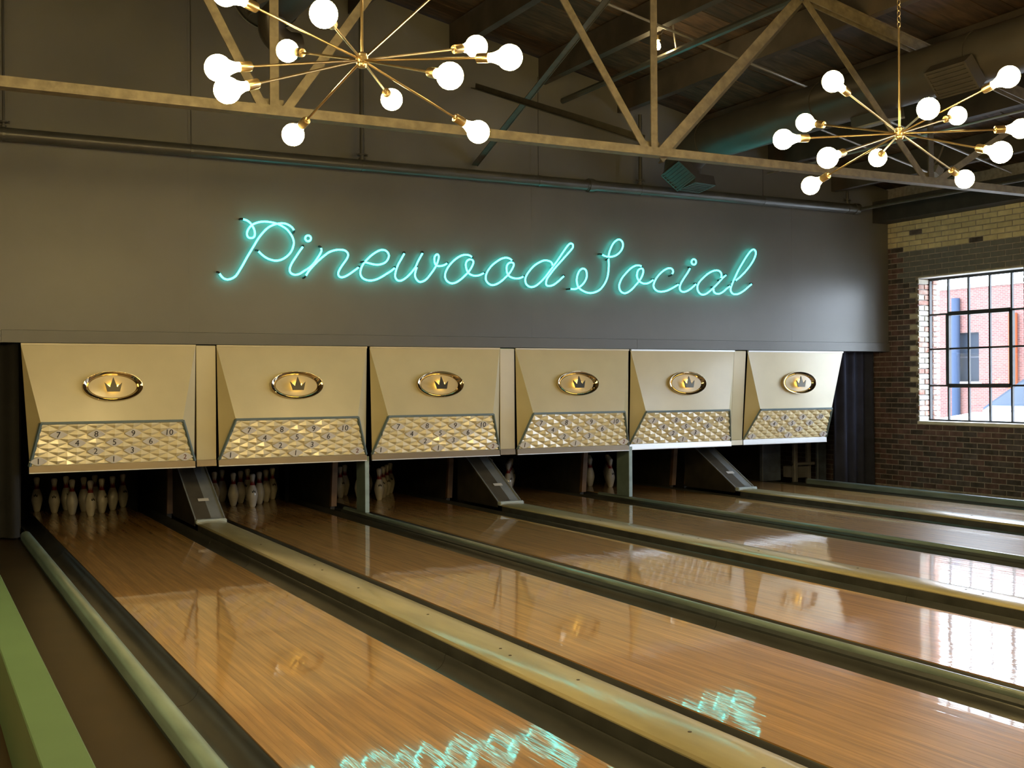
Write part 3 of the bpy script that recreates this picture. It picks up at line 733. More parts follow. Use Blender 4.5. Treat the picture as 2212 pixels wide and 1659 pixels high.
def emblem_meshes():
    def ell(rx, ry, n=64): return [(rx * math.cos(2 * math.pi * k / n), ry * math.sin(2 * math.pi * k / n)) for k in range(n)]
    # chromed ring: rounded band between two ellipses
    bm = new_bm(); sec = []
    for (f, h) in ((0, 0), (.03, .030), (.08, .038), (.14, .038), (.55, .020), (.62, .019), (.68, .014), (1, -.004)):
        rx = .272 - f * (.272 - .212); ry = .141 - f * (.141 - .104); sec.append([bm.verts.new((x, y, h)) for x, y in ell(rx, ry)])
    for P0, P1 in zip(sec, sec[1:]):
        for k in range(64): bm.faces.new((P0[k], P0[(k + 1) % 64], P1[(k + 1) % 64], P1[k]))
    ring = to_mesh(bm, 'emblem_ring', True, 55); ring.materials.append(MATS['chrome'])
    bm = new_bm(); P0 = [bm.verts.new((x, y, .002)) for x, y in ell(.214, .106)]; P1 = [bm.verts.new((x, y, -.02)) for x, y in ell(.214, .106)]
    bm.faces.new(P0); bm.faces.new(P1[::-1])
    for k in range(64): bm.faces.new((P0[k], P1[k], P1[(k + 1) % 64], P0[(k + 1) % 64]))
    dish = to_mesh(bm, 'emblem_dish'); dish.materials.append(MATS['dish'])
    def crown_poly(s): return [(s * x, s * y) for x, y in ((-.056, -.055), (.055, -.055), (.078, .030), (.033, -.012), (.0, .080), (-.032, -.012), (-.078, .030))]
    def crown_solid(s, h0, h1, name, m):
        bm = new_bm(); pl = crown_poly(s); A = [bm.verts.new((x, y, h1)) for x, y in pl]; Bv = [bm.verts.new((x, y, h0)) for x, y in pl]
        for tri in ((0, 1, 3), (0, 3, 5), (0, 5, 6), (1, 2, 3), (3, 4, 5)):
            bm.faces.new([A[t] for t in tri]); bm.faces.new([Bv[t] for t in tri][::-1])
        for k in range(7): bm.faces.new((A[k], Bv[k], Bv[(k + 1) % 7], A[(k + 1) % 7]))
        me = to_mesh(bm, name); me.materials.append(MATS[m]); return me
    return ring, dish, crown_solid(1.0, .046, .060, 'crown', 'crown'), crown_solid(.62, .018, .030, 'crown_lamp', 'crown_glow')
RING, DISH, CROWN, GLOW = emblem_meshes()

UNITS = [(0.912, 2.470), (2.672, 4.224), (4.256, 5.772), (5.968, 7.466), (7.496, 9.020), (9.232, 10.800)]
TILT = [0, 0, 0, 0, 3.5, 6.5]
SEEN = ['next to the black curtain', 'second from the black curtain', 'third from the black curtain',
        'fourth from the black curtain', 'second from the blue curtain', 'next to the blue curtain']
for i, (ux0, ux1) in enumerate(UNITS):
    w = ux1 - ux0; xc = (ux0 + ux1) / 2
    U = thing('masking_panel', 'cream masking panel with crown emblem, %s' % SEEN[i], 'masking panel', (xc, MASK_Y, ZT), group='masking panels')
    U.rotation_euler = (math.radians(TILT[i]), 0, 0)
    ht, hc, hb = w / 2, w / 2 - 0.152, w / 2 - 0.018
    T0, T1 = Vector((-ht, 0, 0)), Vector((ht, 0, 0))
    cr, br, bl = (0.09, 0.17, 0.0) if i == 5 else (0.0, 0.0, 0.05 if i == 0 else 0.0)     # the end panels taper at their outer side
    C0, C1 = Vector((-hc, -PRO, ZC - ZT)), Vector((hc - cr, -PRO, ZC - ZT))
    B0, B1 = Vector((-hb + bl, 0, ZB - ZT)), Vector((hb - br, 0, ZB - ZT))
    E0, E1 = Vector((-ht + .004, 0.01, ZB - ZT)), Vector((ht - .004, 0.01, ZB - ZT))
    bm = new_bm(); bm_slab(bm, [T0, C0, C1, T1], 0.012); obj('front_panel', bm, 'mask_cream', U)
    bm = new_bm(); bm_slab(bm, [T0, B0, C0], 0.010); obj('side_facet', bm, 'mask_cream', U)
    bm = new_bm(); bm_slab(bm, [T1, C1, B1], 0.010); obj('side_facet', bm, 'mask_cream', U)
    bm = new_bm(); bm_slab(bm, [C0, B0, B1, C1], 0.012); obj('grid_backing', bm, 'mask_facet', U)
    # local frame of the grid: u across, v down the slope, n outward
    vdir = ((B0 + B1) / 2 - (C0 + C1) / 2); vdir.x = 0; LV = vdir.length; vdir.normalize(); udir = Vector((1, 0, 0)); ndir = udir.cross(-vdir).normalized()
    if ndir.y > 0: ndir = -ndir
    O = (C0 + C1 + B0 + B1) / 4; O = Vector((O.x, C0.y, C0.z))
    sx = 0.90 if i == 5 else 1.0
    G = Matrix((udir * sx, -vdir, udir.cross(-vdir))).transposed().to_4x4(); G.translation = O   # x across, y up the slope, z outward
    Gi = G.inverted()
    c0, c1, b0, b1 = (Gi @ p for p in (C0, C1, B0, B1))
    def edge_plane(p, q, inside):
        d = (q - p); n = Vector((d.y, -d.x, 0)).normalized()
        if (inside - p).dot(n) > 0: n = -n
        return (p.copy(), n)
    mid = (c0 + c1 + b0 + b1) / 4; ins = 0.012
    PL = []
    for (p, q) in ((c0, c1), (c1, b1), (b1, b0), (b0, c0)):
        co, no = edge_plane(p, q, mid); PL.append((co - no * ins, no))
    v7row = -1.32 * B_
    for j2 in range(-6, 14):
        for i2 in range(-12, 13):
            if (i2 + j2) % 2: continue
            x, yv = i2 * A_ / 2, v7row - j2 * B_ / 2
            corners = [Vector((x + a, yv + b, 0)) for a, b in ((-A_ / 2, 0), (0, -B_ / 2), (A_ / 2, 0), (0, B_ / 2))]
            dmax = [max((c - co).dot(no) for c in corners) for co, no in PL]; dmin = [min((c - co).dot(no) for c in corners) for co, no in PL]
            if max(dmin) > -0.006: continue
            key = (i2 // 2, j2 // 2) if (i2 % 2 == 0 and j2 % 2 == 0) else None
            if key in PLATES:
                p = obj('number_plate', plate_me, None, U); p.matrix_local = G @ Matrix.Translation((x, yv, 0.002))
                s = PLATES[key]
                n_ = obj('numeral', NUM[s], None, p, loc=(0, 0, .0195))
                continue
            if max(dmax) <= 1e-6:
                o = obj('diamond_facet', pyr_me, None, U); o.matrix_local = G @ Matrix.Translation((x, yv, 0.0))
            else:
                bm = pyramid(); bmesh.ops.translate(bm, verts=bm.verts, vec=(x, yv, 0)); clip_mesh(bm, PL)
                if len(bm.faces) < 2: bm.free(); continue
                o = obj('diamond_facet', bm, 'mask_facet', U); o.matrix_local = G
    for (p, q) in ((C0, C1), (C0, B0), (C1, B1)):
        bm = new_bm(); bm_bar(bm, p + ndir * .006, q + ndir * .006, .026, .022); obj('border_strip', bm, 'mask_blue', U)
    bot = 'strip_pale' if i >= 4 else 'strip_bronze'  # window light mirrored in the last two strips is put into their colour
    bm = new_bm(); bm_slab(bm, [(B0.x - .006, -.012, ZB - ZT), (B0.x - .006, -.022, ZS - ZT), (B1.x + .006, -.022, ZS - ZT), (B1.x + .006, -.012, ZB - ZT)], .03); obj('bottom_strip', bm, bot, U)
    bm = new_bm(); bm_span(bm, B0.x - .006, B1.x + .006, -.026, -.004, ZS - ZT - .007, ZS - ZT + .001); obj('strip_lip', bm, 'strip_pale', U)
    bm = new_bm(); bm_span(bm, -ht, ht, -.014, .012, -.004, .014); obj('top_strip', bm, 'strip_pale' if i >= 4 else 'mask_cream', U)
    # emblem lies on the sloping front panel
    fd = (C0 - T0); fd.x = 0; fl = fd.length; fd.normalize(); en = udir.cross(-fd)
    E4 = Matrix((udir, -fd, en)).transposed().to_4x4(); E4.translation = Vector((0, 0, 0)) + fd * (fl * 0.545) + en * 0.004
    for nm, me in (('emblem_ring', RING), ('emblem_dish', DISH), ('crown', CROWN), ('crown_lamp', GLOW)):
        o = obj(nm, me, None, U); o.matrix_local = E4

for n_, (a, b) in enumerate(((0, 1), (2, 3), (4, 5))):
    x0, x1 = UNITS[a][1] + .006, UNITS[b][0] - (.006 if n_ < 2 else .02)
    Fp = thing('filler_panel', 'plain cream filler panel, %s of three, between two masking panels' % (['leftmost', 'middle', 'rightmost'][n_]), 'filler panel', ((x0 + x1) / 2, MASK_Y + .008, ZT), group='filler panels')
    Fp.rotation_euler = (math.radians([0, 0, 4.5][n_]), 0, 0)
    w = x1 - x0
    bm = new_bm(); bm_span(bm, -w / 2, w / 2, 0, .02, ZB - ZT, 0.008); bmesh.ops.bevel(bm, geom=bm.edges[:], offset=0.004, segments=1, affect='EDGES'); obj('panel', bm, 'mask_cream', Fp)
    bm = new_bm(); bm_slab(bm, [(-w / 2, -.004, ZB - ZT), (-w / 2, -.014, ZS - ZT), (w / 2, -.014, ZS - ZT), (w / 2, -.004, ZB - ZT)], .02); obj('bottom_strip', bm, 'strip_bronze' if n_ < 2 else 'mask_cream', Fp)

# curtains
def curtain(x0, x1, y, z0, z1, m, lab, folds):
    bm = new_bm(); n = folds * 8; top = []; low = []; tb = []; lb = []
    for k in range(n + 1):
        t = k / n; x = x0 + (x1 - x0) * t; dy = 0.045 * math.sin(t * folds * 2 * math.pi) + 0.02 * math.sin(t * folds * 4.7 + 1)
        top.append(bm.verts.new((x, y + dy * .8, z1))); low.append(bm.verts.new((x, y + dy * 1.2, z0)))
        tb.append(bm.verts.new((x, y + dy * .8 + .008, z1))); lb.append(bm.verts.new((x, y + dy * 1.2 + .008, z0)))
    for k in range(n):
        bm.faces.new((top[k], low[k], low[k + 1], top[k + 1])); bm.faces.new((tb[k], tb[k + 1], lb[k + 1], lb[k]))
    tag(obj('curtain', bm, m, None, smooth=True, angle=80), lab, 'curtain')
curtain(-2.2, 0.905, 11.42, 0.005, 1.80, 'black_cloth', 'black curtain hanging left of the first masking panel', 14)
curtain(10.95, 11.645, 11.56, -0.015, 1.80, 'curtain_blue', 'dark blue curtain beside the brick wall', 4)
curtain(-5.1, -2.25, 11.42, 0.005, 1.80, 'black_cloth', 'black curtain at the far left end, outside the lanes', 12)

# ================================================================= NEON SIGN
K1 = 300 / 2212; KD = 240 / 2212; KE = 260 / 2212
def pa(l): return [(460 + K1 * x, 460 + K1 * y) for x, y in l]
def pb(l): return [(720 + K1 * x, 510 + K1 * y) for x, y in l]
def pc(l): return [(960 + K1 * x, 510 + K1 * y) for x, y in l]
def pd(l): return [(1210 + KD * x, 500 + KD * y) for x, y in l]
def pe(l): return [(1390 + KE * x, 520 + KE * y) for x, y in l]
def circ(cx, cy, rx, ry, n=10): return [(cx + rx * math.cos(2 * math.pi * k / n), cy + ry * math.sin(2 * math.pi * k / n)) for k in range(n)]
STROKES = [
 (pa([(105,965),(135,1010),(180,1048),(240,1060),(310,1040),(370,995),(420,920),(480,820),(540,710),(600,610),(660,510),(720,410),(790,320),(870,240),(950,195),(1030,172),(1110,165),(1180,180),(1240,215),(1275,250),(1288,275)]), 0),
 (pa([(480,100),(540,120),(590,155),(625,205),(655,260),(668,330),(650,385),(605,400),(560,385),(540,330),(560,265),(600,210),(650,175),(720,150),(800,138),(880,142),(960,155),(1040,180),(1110,215),(1180,265),(1240,340),(1275,410),(1288,480),(1270,560),(1235,630),(1180,690),(1100,740),(1010,760),(920,745),(840,710),(770,655),(725,610)]), 0),
 (pa(circ(1515,405,46,46)), 1),
 (pa([(1430,540),(1380,610),(1320,700),(1265,785),(1230,860),(1222,920),(1250,965),(1310,985),(1380,970),(1450,925),(1530,875),(1600,810),(1660,725),(1705,655),(1728,600),(1722,560)]), 0),
 (pa([(1480,1000),(1530,920),(1600,840),(1680,760),(1760,690),(1850,625),(1950,592)]) + pb([(110,218),(180,228),(225,265),(235,310),(210,370),(160,440),(110,515),(80,580),(85,630),(120,655),(170,650),(240,615),(320,560),(400,500)]), 0),
 (pb([(500,415),(560,430),(640,450),(720,455),(800,435),(855,390),(885,320),(870,265),(825,228),(760,222),(690,250),(610,305),(540,370),(480,440),(445,510),(430,590),(450,650),(500,690),(580,708),(670,695),(760,655),(850,600),(920,555),(975,510)]), 0),
 (pb([(1130,280),(1085,360),(1030,460),(995,560),(985,640),(1010,695),(1060,712),(1120,690),(1190,635),(1260,560),(1310,490),(1350,400),(1420,275)]), 0),
 (pb([(1330,500),(1310,560),(1300,630),(1325,690),(1370,728),(1430,720),(1490,680),(1550,605),(1610,520),(1655,430),(1680,340),(1670,300),(1645,292),(1615,330),(1610,390),(1625,450),(1660,475),(1720,475),(1770,460),(1810,435)]), 0),
 (pc([(435,330),(390,305),(330,298),(260,315),(180,365),(110,430),(50,510),(15,590),(12,660),(45,720),(110,752),(180,740),(260,690),(330,625),(380,575),(430,500),(460,430),(450,385),(405,370),(360,395),(340,450),(350,520),(375,575),(420,615),(490,632),(560,622),(625,590)]), 0),
 (pc([(1075,385),(1030,355),(970,345),(900,365),(820,415),(750,475),(690,555),(660,630),(662,700),(700,755),(760,780),(830,765),(910,715),(980,650),(1030,600),(1080,520),(1105,460),(1090,425),(1050,420),(1010,445),(990,500),(995,570),(1020,625),(1070,660),(1140,675),(1200,670),(1255,645)]), 0),
 (pc([(1725,470),(1705,420),(1650,392),(1580,390),(1500,425),(1420,480),(1350,560),(1300,640),(1288,710),(1310,775),(1370,810),(1440,800),(1510,750),(1590,670),(1660,580),(1740,470),(1800,390),(1880,270),(1950,170),(2000,120),(2040,130),(2045,180),(2000,240),(1920,330),(1840,420),(1760,510),(1690,600),(1640,670),(1620,730),(1625,780),(1670,795),(1740,775),(1820,715),(1900,640)]), 0),
 (pd([(205,1145),(290,1148),(360,1120),(440,1060),(500,980),(530,890),(520,790),(480,745),(430,745),(380,790),(345,870),(330,960),(340,1050),(370,1120),(440,1175),(530,1215),(620,1225),(720,1200),(800,1150),(870,1065),(920,970),(950,870),(965,740),(968,640),(962,540)]), 0),
 (pd([(835,460),(890,490),(960,505),(1040,500),(1120,470),(1190,410),(1235,340),(1250,260),(1225,190),(1170,160),(1110,185),(1050,250),(1005,340),(975,430),(960,520)]), 0),
 (pd([(1615,690),(1560,675),(1490,685),(1400,740),(1310,830),(1230,930),(1185,1030),(1175,1110),(1205,1190),(1270,1228),(1340,1215),(1430,1150),(1510,1060),(1575,985),(1630,890),(1655,800),(1640,745),(1595,740),(1550,780),(1530,850),(1535,920),(1575,990),(1640,1030),(1710,1038),(1780,1015),(1850,965)]), 0),
 (pe([(525,615),(545,570),(525,520),(470,505),(400,530),(320,590),(250,670),(200,760),(185,830),(210,890),(270,930),(350,935),(440,915),(540,865),(640,805)]), 0),
 (pe([(855,510),(810,590),(750,680),(690,780),(665,860),(685,920),(740,940),(810,920),(890,865),(960,800)]), 0),
 (pe(circ(925,390,42,50)), 1),
 (pe([(1425,690),(1435,630),(1410,570),(1350,545),(1270,560),(1180,610),(1090,690),(1020,770),(990,850),(1005,930),(1060,985),(1130,985),(1210,935),(1290,860),(1370,780),(1450,690),(1515,635)]), 0),
 (pe([(1290,880),(1290,930),(1330,970),(1390,975),(1460,940),(1530,880),(1590,835)]), 0),
 (pe([(1690,735),(1770,670),(1860,580),(1950,470),(2020,360),(2060,260),(2060,195),(2025,160),(1970,190),(1900,280),(1820,410),(1740,550),(1670,700),(1620,820),(1600,900),(1625,960),(1680,985),(1760,970),(1850,915),(1920,855),(1985,800)]), 0),
]
NEON_Y = WALL_Y - 0.055
sign = thing('neon_sign', 'glowing turquoise neon script sign on the dark wall', 'neon sign', (6.0, WALL_Y, 2.3))
for pts, closed in STROKES:
    P3 = [on(x, y, 1, NEON_Y) - Vector((6.0, WALL_Y, 2.3)) for x, y in pts]
    sp = spline(P3, 4, closed)
    bm = new_bm(); bm_tube(bm, sp, 0.0096, 8, bool(closed), nref=Vector((0, 1, 0)))
    t = obj('neon_tube', bm, 'neon', sign, smooth=True, angle=80)
    if not closed:
        for p, q in ((sp[0], sp[1]), (sp[-1], sp[-2])):
            d = (p - q).normalized()
            bm = new_bm(); bm_tube(bm, [p, p + d * .012, p + d * .020 + Vector((0, .02, 0)), Vector((p.x + d.x * .022, -.001, p.z + d.z * .022))], .0098, 8); obj('electrode', bm, 'neon_cap', t, smooth=True)
    for f in (0.3, 0.7):
        p = sp[int(f * (len(sp) - 1))]
        bm = new_bm(); bm_cyl(bm, p + Vector((0, .0102, 0)), Vector((p.x, -.001, p.z)), .004, seg=6); obj('standoff', bm, 'clear', t)

# ================================================================= ROOF TRUSS, BRACES
tr = thing('roof_truss', 'tan steel roof truss crossing the room above the lanes', 'roof truss', (0, TRUSS_Y, TRUSS_Z))
def rel(x, z): return Vector((x, 0, z - TRUSS_Z))
def member(name, p, q, w=.062, d=.07, m='steel_tan', gap=.0):
    """angle iron: two thin legs"""
    bm = new_bm(); p, q = Vector(p), Vector(q); u = (q - p).normalized(); nx = Vector((0, 1, 0)).cross(u).normalized()
    R = Matrix((nx, Vector((0, 1, 0)), nx.cross(Vector((0, 1, 0))))).transposed(); L = (q - p).length
    bm_box(bm, (p + q) / 2 + Vector((0, -.03, 0)), (w, .010, L), R)
    bm_box(bm, (p + q) / 2 + nx * (w / 2 - .005) + Vector((0, .001, 0)), (.010, .052, L), R)
    return obj(name, bm, m, tr)
bm = new_bm()   # bottom chord: pair of angles back to back
bm_span(bm, -5.2, 11.66, -.050, .050, -.034, -.024)
bm_span(bm, -5.2, 11.66, -.050, -.040, -.0235, 0.030); bm_span(bm, -5.2, 11.66, .040, .050, -.0235, 0.030)
obj('bottom_chord', bm, 'steel_tan', tr)
for (a, b) in ((-5.2, .6), (.6, 11.66)):
    bm = new_bm(); p, q = rel(a, top_chord_z(a)), rel(b, top_chord_z(b)); bm_bar(bm, p + Vector((0, -.035, 0)), q + Vector((0, -.035, 0)), .012, .09)
    bm_bar(bm, p + Vector((0, 0, .04)), q + Vector((0, 0, .04)), .13, .012); bm_bar(bm, p + Vector((0, .035, 0)), q + Vector((0, .035, 0)), .012, .09); obj('top_chord', bm, 'steel_tan', tr)
NODE = [2.135 + 3.0 * k for k in range(-2, 4)]
for k, xn in enumerate(NODE):
    if not -5 < xn < 11.3: continue
    dark = abs(xn - 8.135) < .1
    member('vertical_strut', rel(xn, TRUSS_Z), rel(xn, top_chord_z(xn) - .03), .06, m='steel_dark' if dark else 'steel_tan')
    for s in (-1, 1):
        xt = xn + s * 1.5
        if -5.1 < xt < 11.45:
            a, b = rel(xn + s * .07, TRUSS_Z), rel(xt, top_chord_z(xt) - .03)
            if abs(xn - 5.135) < .1 and s > 0:
                member('web_strut', a, b, .085); off = Vector((.03, .05, -.05)); member('web_strut', a + off, b + off, .05, m='steel_dark')
            else: member('web_strut', a, b, .060)
    bm = new_bm(); bm_span(bm, xn - .07, xn + .07, -.005, .005, -.022, .08); obj('gusset_plate', bm, 'steel_tan', tr)
def brace(p, q, lab, w=.055):
    bm = new_bm(); bm_bar(bm, p, q, w, .008); x, y, d = frame_of(Vector(q) - Vector(p)); o = (x * (w / 2)) + y * .025
    bm_bar(bm, Vector(p) + o, Vector(q) + o, .008, w)
    tag(obj('brace_bar', bm, 'steel_dark'), lab, 'brace', 'wall braces')
brace(on(1022, 190, 1, WALL_Y - .045), on(1384, 306, 1, TRUSS_Y + .09), 'dark brace bar sloping from the wall down to the truss node')
pB = on(1310, 0, 1, TRUSS_Y + 1.2); pA = on(1025, 357, 1, WALL_Y - .045); pB2 = pA + (pB - pA) * 1.12
brace(pA, pB2, 'dark brace bar rising from the wall to the roof beams', .07)

# ================================================================= PIPES, DUCTS, CONDUIT
pz = on(925, 370, 1, WALL_Y - .16).z
PIPE = thing('wall_pipe', 'long dark horizontal pipe hung along the wall above the neon sign', 'pipe', (0, WALL_Y - .16, pz))
pe_ = on(1848, 455, 1, WALL_Y - .16).x
bm = new_bm(); bm_cyl(bm, (-5.1, 0, 0), (pe_, 0, 0), .060, seg=20); obj('pipe_run', bm, 'pipe_dark', PIPE, smooth=True)
bm = new_bm(); bm_cyl(bm, (pe_ - .02, 0, 0), (pe_ + .05, 0, 0), .068, seg=20); obj('end_cap', bm, 'pipe_dark', PIPE, smooth=True)
xcpl = on(1275, 402, 1, WALL_Y - .16).x
bm = new_bm(); bm_cyl(bm, (xcpl - .03, 0, 0), (xcpl + .03, 0, 0), .077, seg=20); bm_cyl(bm, (xcpl - .05, 0, 0), (xcpl + .05, 0, 0), .067, seg=20); obj('coupling', bm, 'pipe_dark', PIPE, smooth=True)
for px, r, fl in ((8, .012, 1), (413, .006, 0), (782, .024, 1), (1163, .006, 0), (1383, .024, 1), (1648, .006, 0), (1830, .018, 1)):
    x = on(px, 350, 1, WALL_Y - .16).x; zt = top_chord_z(x) - pz + .05
    bm = new_bm(); bm_cyl(bm, (x, 0, .055), (x, 0, zt), r, seg=10)
    h = obj('hanger_rod', bm, 'pipe_dark', PIPE, smooth=True)
    bm = new_bm(); bm_cyl(bm, (x - .012, 0, 0), (x + .012, 0, 0), .065, seg=16); obj('clamp', bm, 'pipe_dark', h)
    if fl:
        bm = new_bm(); bm_cyl(bm, (x, 0, .10), (x, 0, .115), r + .028, seg=12); bm_cyl(bm, (x, 0, .045), (x, 0, .075), r + .012, seg=12)
        for s in (-1, 1): bm_cyl(bm, (x + s * (r + .035), 0, .095), (x + s * (r + .035), 0, .12), .007, seg=6)
        obj('flange', bm, 'pipe_dark', h, smooth=True)

def register(parent, pos, out, along, size, m='duct', depth=.10):
    """square grille box standing on the duct"""
    o = Vector(out).normalized(); a = Vector(along).normalized(); s = a.cross(o)
    R = Matrix((a, s, o)).transposed(); p = Vector(pos)
    bm = new_bm(); bm_box(bm, p + o * depth / 2, (size[0], size[1], depth), R); r = obj('register_box', bm, 'duct', parent)
    bm = new_bm(); n = 6
    for k in range(n): bm_box(bm, p + o * (depth + .006) + s * ((k + .5) / n - .5) * size[1] * .9, (size[0] * .92, size[1] * .05, .012), R)
    obj('grille', bm, m, r)
    bm = new_bm()
    for k in (-1, 1): bm_box(bm, p + o * (depth + .004) + s * k * size[1] * .48, (size[0], size[1] * .06, .016), R); bm_box(bm, p + o * (depth + .004) + a * k * size[0] * .48, (size[0] * .05, size[1], .016), R)
    obj('register_frame', bm, m, r)
DX, DZ, DR = 7.85, 4.056, .22
duct = thing('air_duct', 'large dark round air duct running under the sloping roof at the right', 'air duct', (DX, 9.0, DZ))
bm = new_bm(); bm_cyl(bm, (0, -14, 0), (0, 1.25, 0), DR, seg=36); obj('duct_body', bm, 'duct', duct, smooth=True)
bm = new_bm(); bm_tube(bm, spline([Vector((0, 1.25, 0)), Vector((0, 1.45, -.03)), Vector((-.03, 1.62, -.15)), Vector((-.05, 1.66, -.36))], 5), DR * .97, 28); obj('duct_elbow', bm, 'duct', duct, smooth=True)
for yv in (-6, -4.2, -2.4, -.6, 1.2):
    bm = new_bm(); bm_cyl(bm, (0, yv - .02, 0), (0, yv + .02, 0), DR + .009, seg=36); obj('duct_band', bm, 'duct', duct, smooth=True)
register(duct, (-.19, -2.35, -.14), (-.75, 0, -.66), (0, 1, 0), (.42, .26), 'duct')
register(duct, (.06, -1.2, -.19), (.2, 0, -1), (0, 1, 0), (.42, .24), 'duct_light')
register(duct, (-.16, 1.50, -.30), (-.7, -.3, -.7), (0, 1, -.3), (.36, .26), 'duct')
register(duct, (.06, 1.55, -.36), (.1, -.2, -1), (1, .2, 0), (.34, .26), 'duct')
d2 = thing('air_duct', 'dark round air duct at the top edge above the left chandelier', 'air duct', (2.88, 9.0, 4.90))
bm = new_bm(); bm_cyl(bm, (0, -14, 0), (0, 1.15, 0), .32, seg=36); obj('duct_body', bm, 'duct', d2, smooth=True)
bm = new_bm(); bm_lathe(bm, [(0, 0), (.31, 0), (.33, .03), (.33, .06)], 36, Matrix.Translation((0, 1.2, 0)) @ Matrix.Rotation(math.pi / 2, 4, 'X')); obj('end_cap', bm, 'duct_light', d2, smooth=True)
bm = new_bm(); bm_tube(bm, spline([Vector((-.05, .85, -.25)), Vector((-.02, .9, -.42)), Vector((.1, .93, -.50)), Vector((.22, .95, -.50))], 5), .12, 18); obj('duct_scoop', bm, 'duct', d2, smooth=True)
register(d2, (-.26, .55, -.20), (-.85, 0, -.5), (0, 1, 0), (.34, .26), 'duct')

def run(name, m, pts, r, lab, cat='pipe', group=None):
    bm = new_bm(); bm_tube(bm, [Vector(p) for p in pts], r, 8); return tag(obj(name, bm, m, None, smooth=True), lab, cat, group)
zc = lambda x: top_chord_z(x)
run('sprinkler_pipe', 'pipe_dark', [(6.62, -6, zc(6.62) - .05), (6.62, WALL_Y, zc(6.62) - .05)], .035, 'dark sprinkler pipe under the roof running along the lanes')
run('conduit', 'conduit', [(5.2, 8.9, zc(5.2) + .02), (11.1, 8.9, zc(11.1) + .02)], .013, 'thin pale conduit crossing below the roof purlins behind the truss')
run('conduit', 'conduit', [(8.3, 9.6, zc(8.3) - .02), (11.1, 9.6, zc(11.1) - .02)], .012, 'thin pale conduit near the brick wall under the roof')
run('conduit', 'conduit', [(9.6, 2.0, zc(9.6) - .03), (9.6, WALL_Y, zc(9.6) - .03)], .014, 'thin conduit running along the lanes right of the duct')
run('conduit', 'steel_dark', [(10.95, 11.1, 3.62), (11.0, 8.0, 3.62)], .022, 'dark pipe under the wall plate near the right corner')

# bare ceiling bulb on a bent arm
pb0 = on(1421, 96, 1, 9.3)
bf = thing('ceiling_bulb', 'small bare bulb on a bent arm below the roof behind the truss', 'light bulb', pb0)
bm = new_bm(); bm_lathe(bm, [(0, -.055), (.02, -.048), (.030, -.025), (.026, 0), (.014, .028), (.012, .04)], 14); obj('bulb', bm, 'small_bulb', bf, smooth=True)
bm = new_bm(); bm_cyl(bm, (0, 0, .04), (0, 0, .085), .028, .034, seg=12); obj('socket', bm, 'brass', bf, smooth=True)
bm = new_bm(); bm_tube(bm, spline([Vector((0, 0, .08)), Vector((.05, 0, .13)), Vector((.10, 0, .25)), Vector((.14, 0, .42)), Vector((.22, 0, zc(pb0.x + .2) - pb0.z + .06))], 5), .010, 8); obj('arm', bm, 'conduit', bf, smooth=True)
pb1 = on(2018, 366, 1, 9.3)
bf = thing('ceiling_box', 'small grey lamp box on a bent arm beside the right chandelier', 'lamp box', pb1)
bm = new_bm(); bm_box(bm, (.04, 0, -.02), (.11, .09, .10), Matrix.Rotation(.5, 3, 'Y')); obj('box', bm, 'duct_light', bf)
bm = new_bm(); bm_tube(bm, spline([Vector((-.03, 0, .03)), Vector((.06, 0, .12)), Vector((.12, 0, .22)), Vector((.16, 0, max(.3, zc(pb1.x + .1) - pb1.z + .06)))], 5), .010, 8); obj('arm', bm, 'conduit', bf, smooth=True)

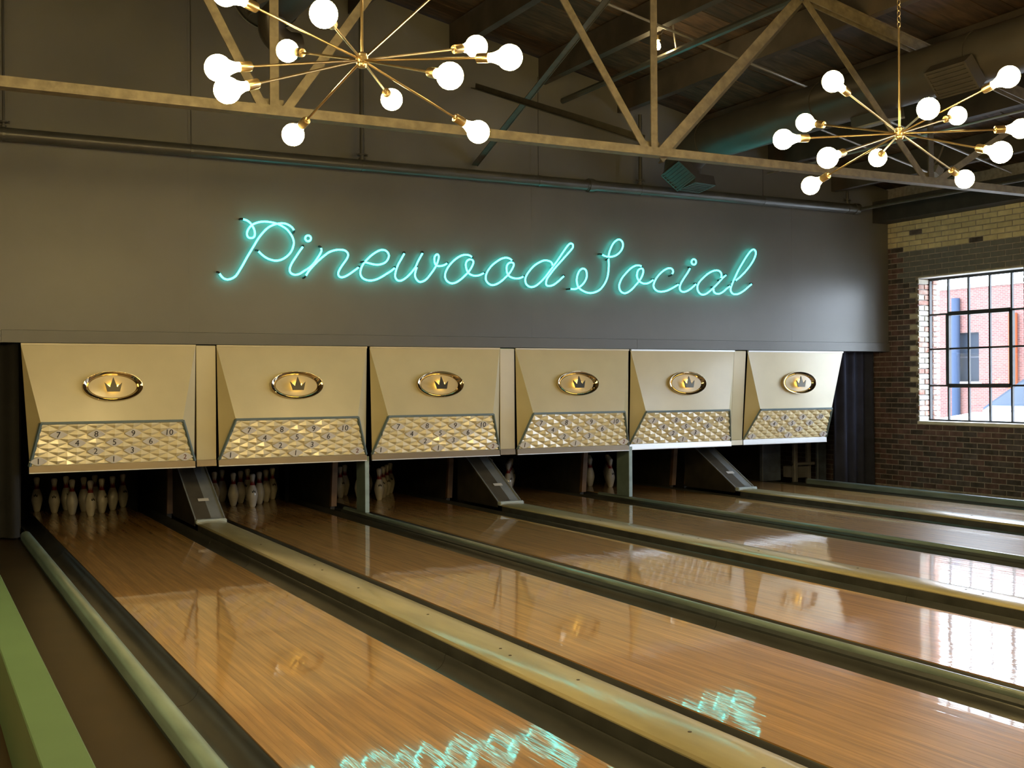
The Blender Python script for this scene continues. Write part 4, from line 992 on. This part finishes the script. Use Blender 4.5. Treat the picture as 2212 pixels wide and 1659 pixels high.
# ================================================================= CHANDELIERS
ARM = 0.74
bm = new_bm()
RB = 0.0582
pr = [(.020, -.105), (.021, -.085), (.027, -.066)] + [(RB * math.sin(t), -RB * math.cos(t)) for t in (math.radians(a) for a in range(38, 181, 11))]
bm_lathe(bm, pr + [(0, RB)], 20); bulb_me = to_mesh(bm, 'bulb', True, 70); bulb_me.materials.append(MATS['bulb'])
bm = new_bm(); bm_lathe(bm, [(0, -.165), (.010, -.165), (.012, -.160), (.021, -.158), (.023, -.15), (.023, -.105), (.0225, -.100), (.018, -.100), (0, -.1)], 16)
sock_me = to_mesh(bm, 'socket', True, 35); sock_me.materials.append(MATS['brass'])
def chandelier(label, hub_px, depth, bulbs, chain):
    hub = CAM + depth * ray(*hub_px)
    ch = thing('chandelier', label, 'chandelier', hub, group='sputnik chandeliers')
    bm = new_bm(); bm_lathe(bm, [(0, -.038), (.018, -.036), (.024, -.028), (.024, -.018), (.029, -.014), (.029, .014), (.024, .018), (.024, .028), (.016, .036), (0, .04)], 20); obj('hub', bm, 'brass', ch, smooth=True)
    ztop = deck_z(hub.x) - hub.z - .02; zr = .62
    bm = new_bm(); bm_cyl(bm, (0, 0, .03), (0, 0, zr), .0068, seg=10); obj('stem', bm, 'brass', ch, smooth=True)
    z = zr; k = 0
    ch_part = new_bm()
    while z < ztop - .03:
        n = 10; pts = []
        for q in range(n):
            t = 2 * math.pi * q / n; u, v = .011 * math.cos(t), .020 * math.sin(t)
            pts.append(Vector((u, 0, z + .018 + v) if k % 2 else (0, u, z + .018 + v)))
        bm_tube(ch_part, pts, .0026, 5, True); z += .033; k += 1
    obj('chain', ch_part, 'brass', ch, smooth=True)
    bm = new_bm(); bm_lathe(bm, [(0, ztop - .05), (.02, ztop - .05), (.055, ztop - .02), (.06, ztop), (0, ztop)], 16); obj('canopy', bm, 'brass', ch, smooth=True)
    for (bx, by, near) in bulbs:
        d = ray(bx, by); oc = CAM - hub; a = d.dot(d); b = 2 * d.dot(oc); c = oc.dot(oc) - ARM ** 2; disc = b * b - 4 * a * c
        t = (-b + (-1 if near else 1) * math.sqrt(disc)) / (2 * a) if disc > 0 else -b / (2 * a)
        v = (CAM + t * d) - hub; u = v.normalized()
        if abs(v.length - ARM) > .03: v = u * v.length
        x, y, zz = frame_of(u); Rm = Matrix((x, y, zz)).transposed().to_4x4()
        bm = new_bm(); bm_cyl(bm, u * .02, v - u * .16, .0058, seg=8); arm = obj('arm', bm, 'brass', ch, smooth=True)
        for nm, me in (('socket', sock_me), ('bulb', bulb_me)):
            o = obj(nm, me, None, arm); o.matrix_local = Matrix.Translation(v) @ Rm
chandelier('brass sputnik chandelier hanging before the dark wall, upper left', (782, 130), 5.42,
           [(487, -16, 1), (699, 30, 1), (621, 110, 0), (471, 147, 1), (491, 195, 1), (633, 291, 0), (846, 215, 0), (972, 164, 1), (1029, 101, 0), (1101, 124, 1), (1033, 285, 0), (975, -45, 0)], False)
chandelier('brass sputnik chandelier hanging on a chain, upper right', (1943, 288), 6.75,
           [(1799, 176, 1), (1739, 265, 0), (1692, 301, 1), (1788, 341, 1), (1751, 401, 0), (1896, 341, 0), (2005, 235, 1), (2068, 250, 0), (2179, 166, 1), (2205, 278, 0), (2162, 329, 1), (2084, 387, 0)], True)

# unseen chandeliers, copied in as warm fill light for the room
def copy_tree(o, parent=None):
    c = o.copy(); COL.objects.link(c)
    if parent: c.parent = parent; c.matrix_parent_inverse = o.matrix_parent_inverse.copy()
    for chd in list(o.children): copy_tree(chd, c)
    return c
src = [o for o in bpy.data.objects if o.name.startswith('chandelier')][0]
for (x, y, rz, lab) in ((-1.35, 5.1, .3, 'added brass sputnik chandelier beyond the left edge, for fill, in line with the visible two'),
                        (-1.35, -0.4, .9, 'added brass sputnik chandelier for fill light, behind the viewer at the left wall'),
                        (1.9, -0.6, 1.7, 'added brass sputnik chandelier for fill light, behind the viewer in the middle'),
                        (5.1, -0.5, 2.6, 'added brass sputnik chandelier for fill light, behind the viewer towards the windows')):
    c = copy_tree(src); c.location = (x, y, 2.88); c.rotation_euler = (0, 0, rz); c['label'] = lab
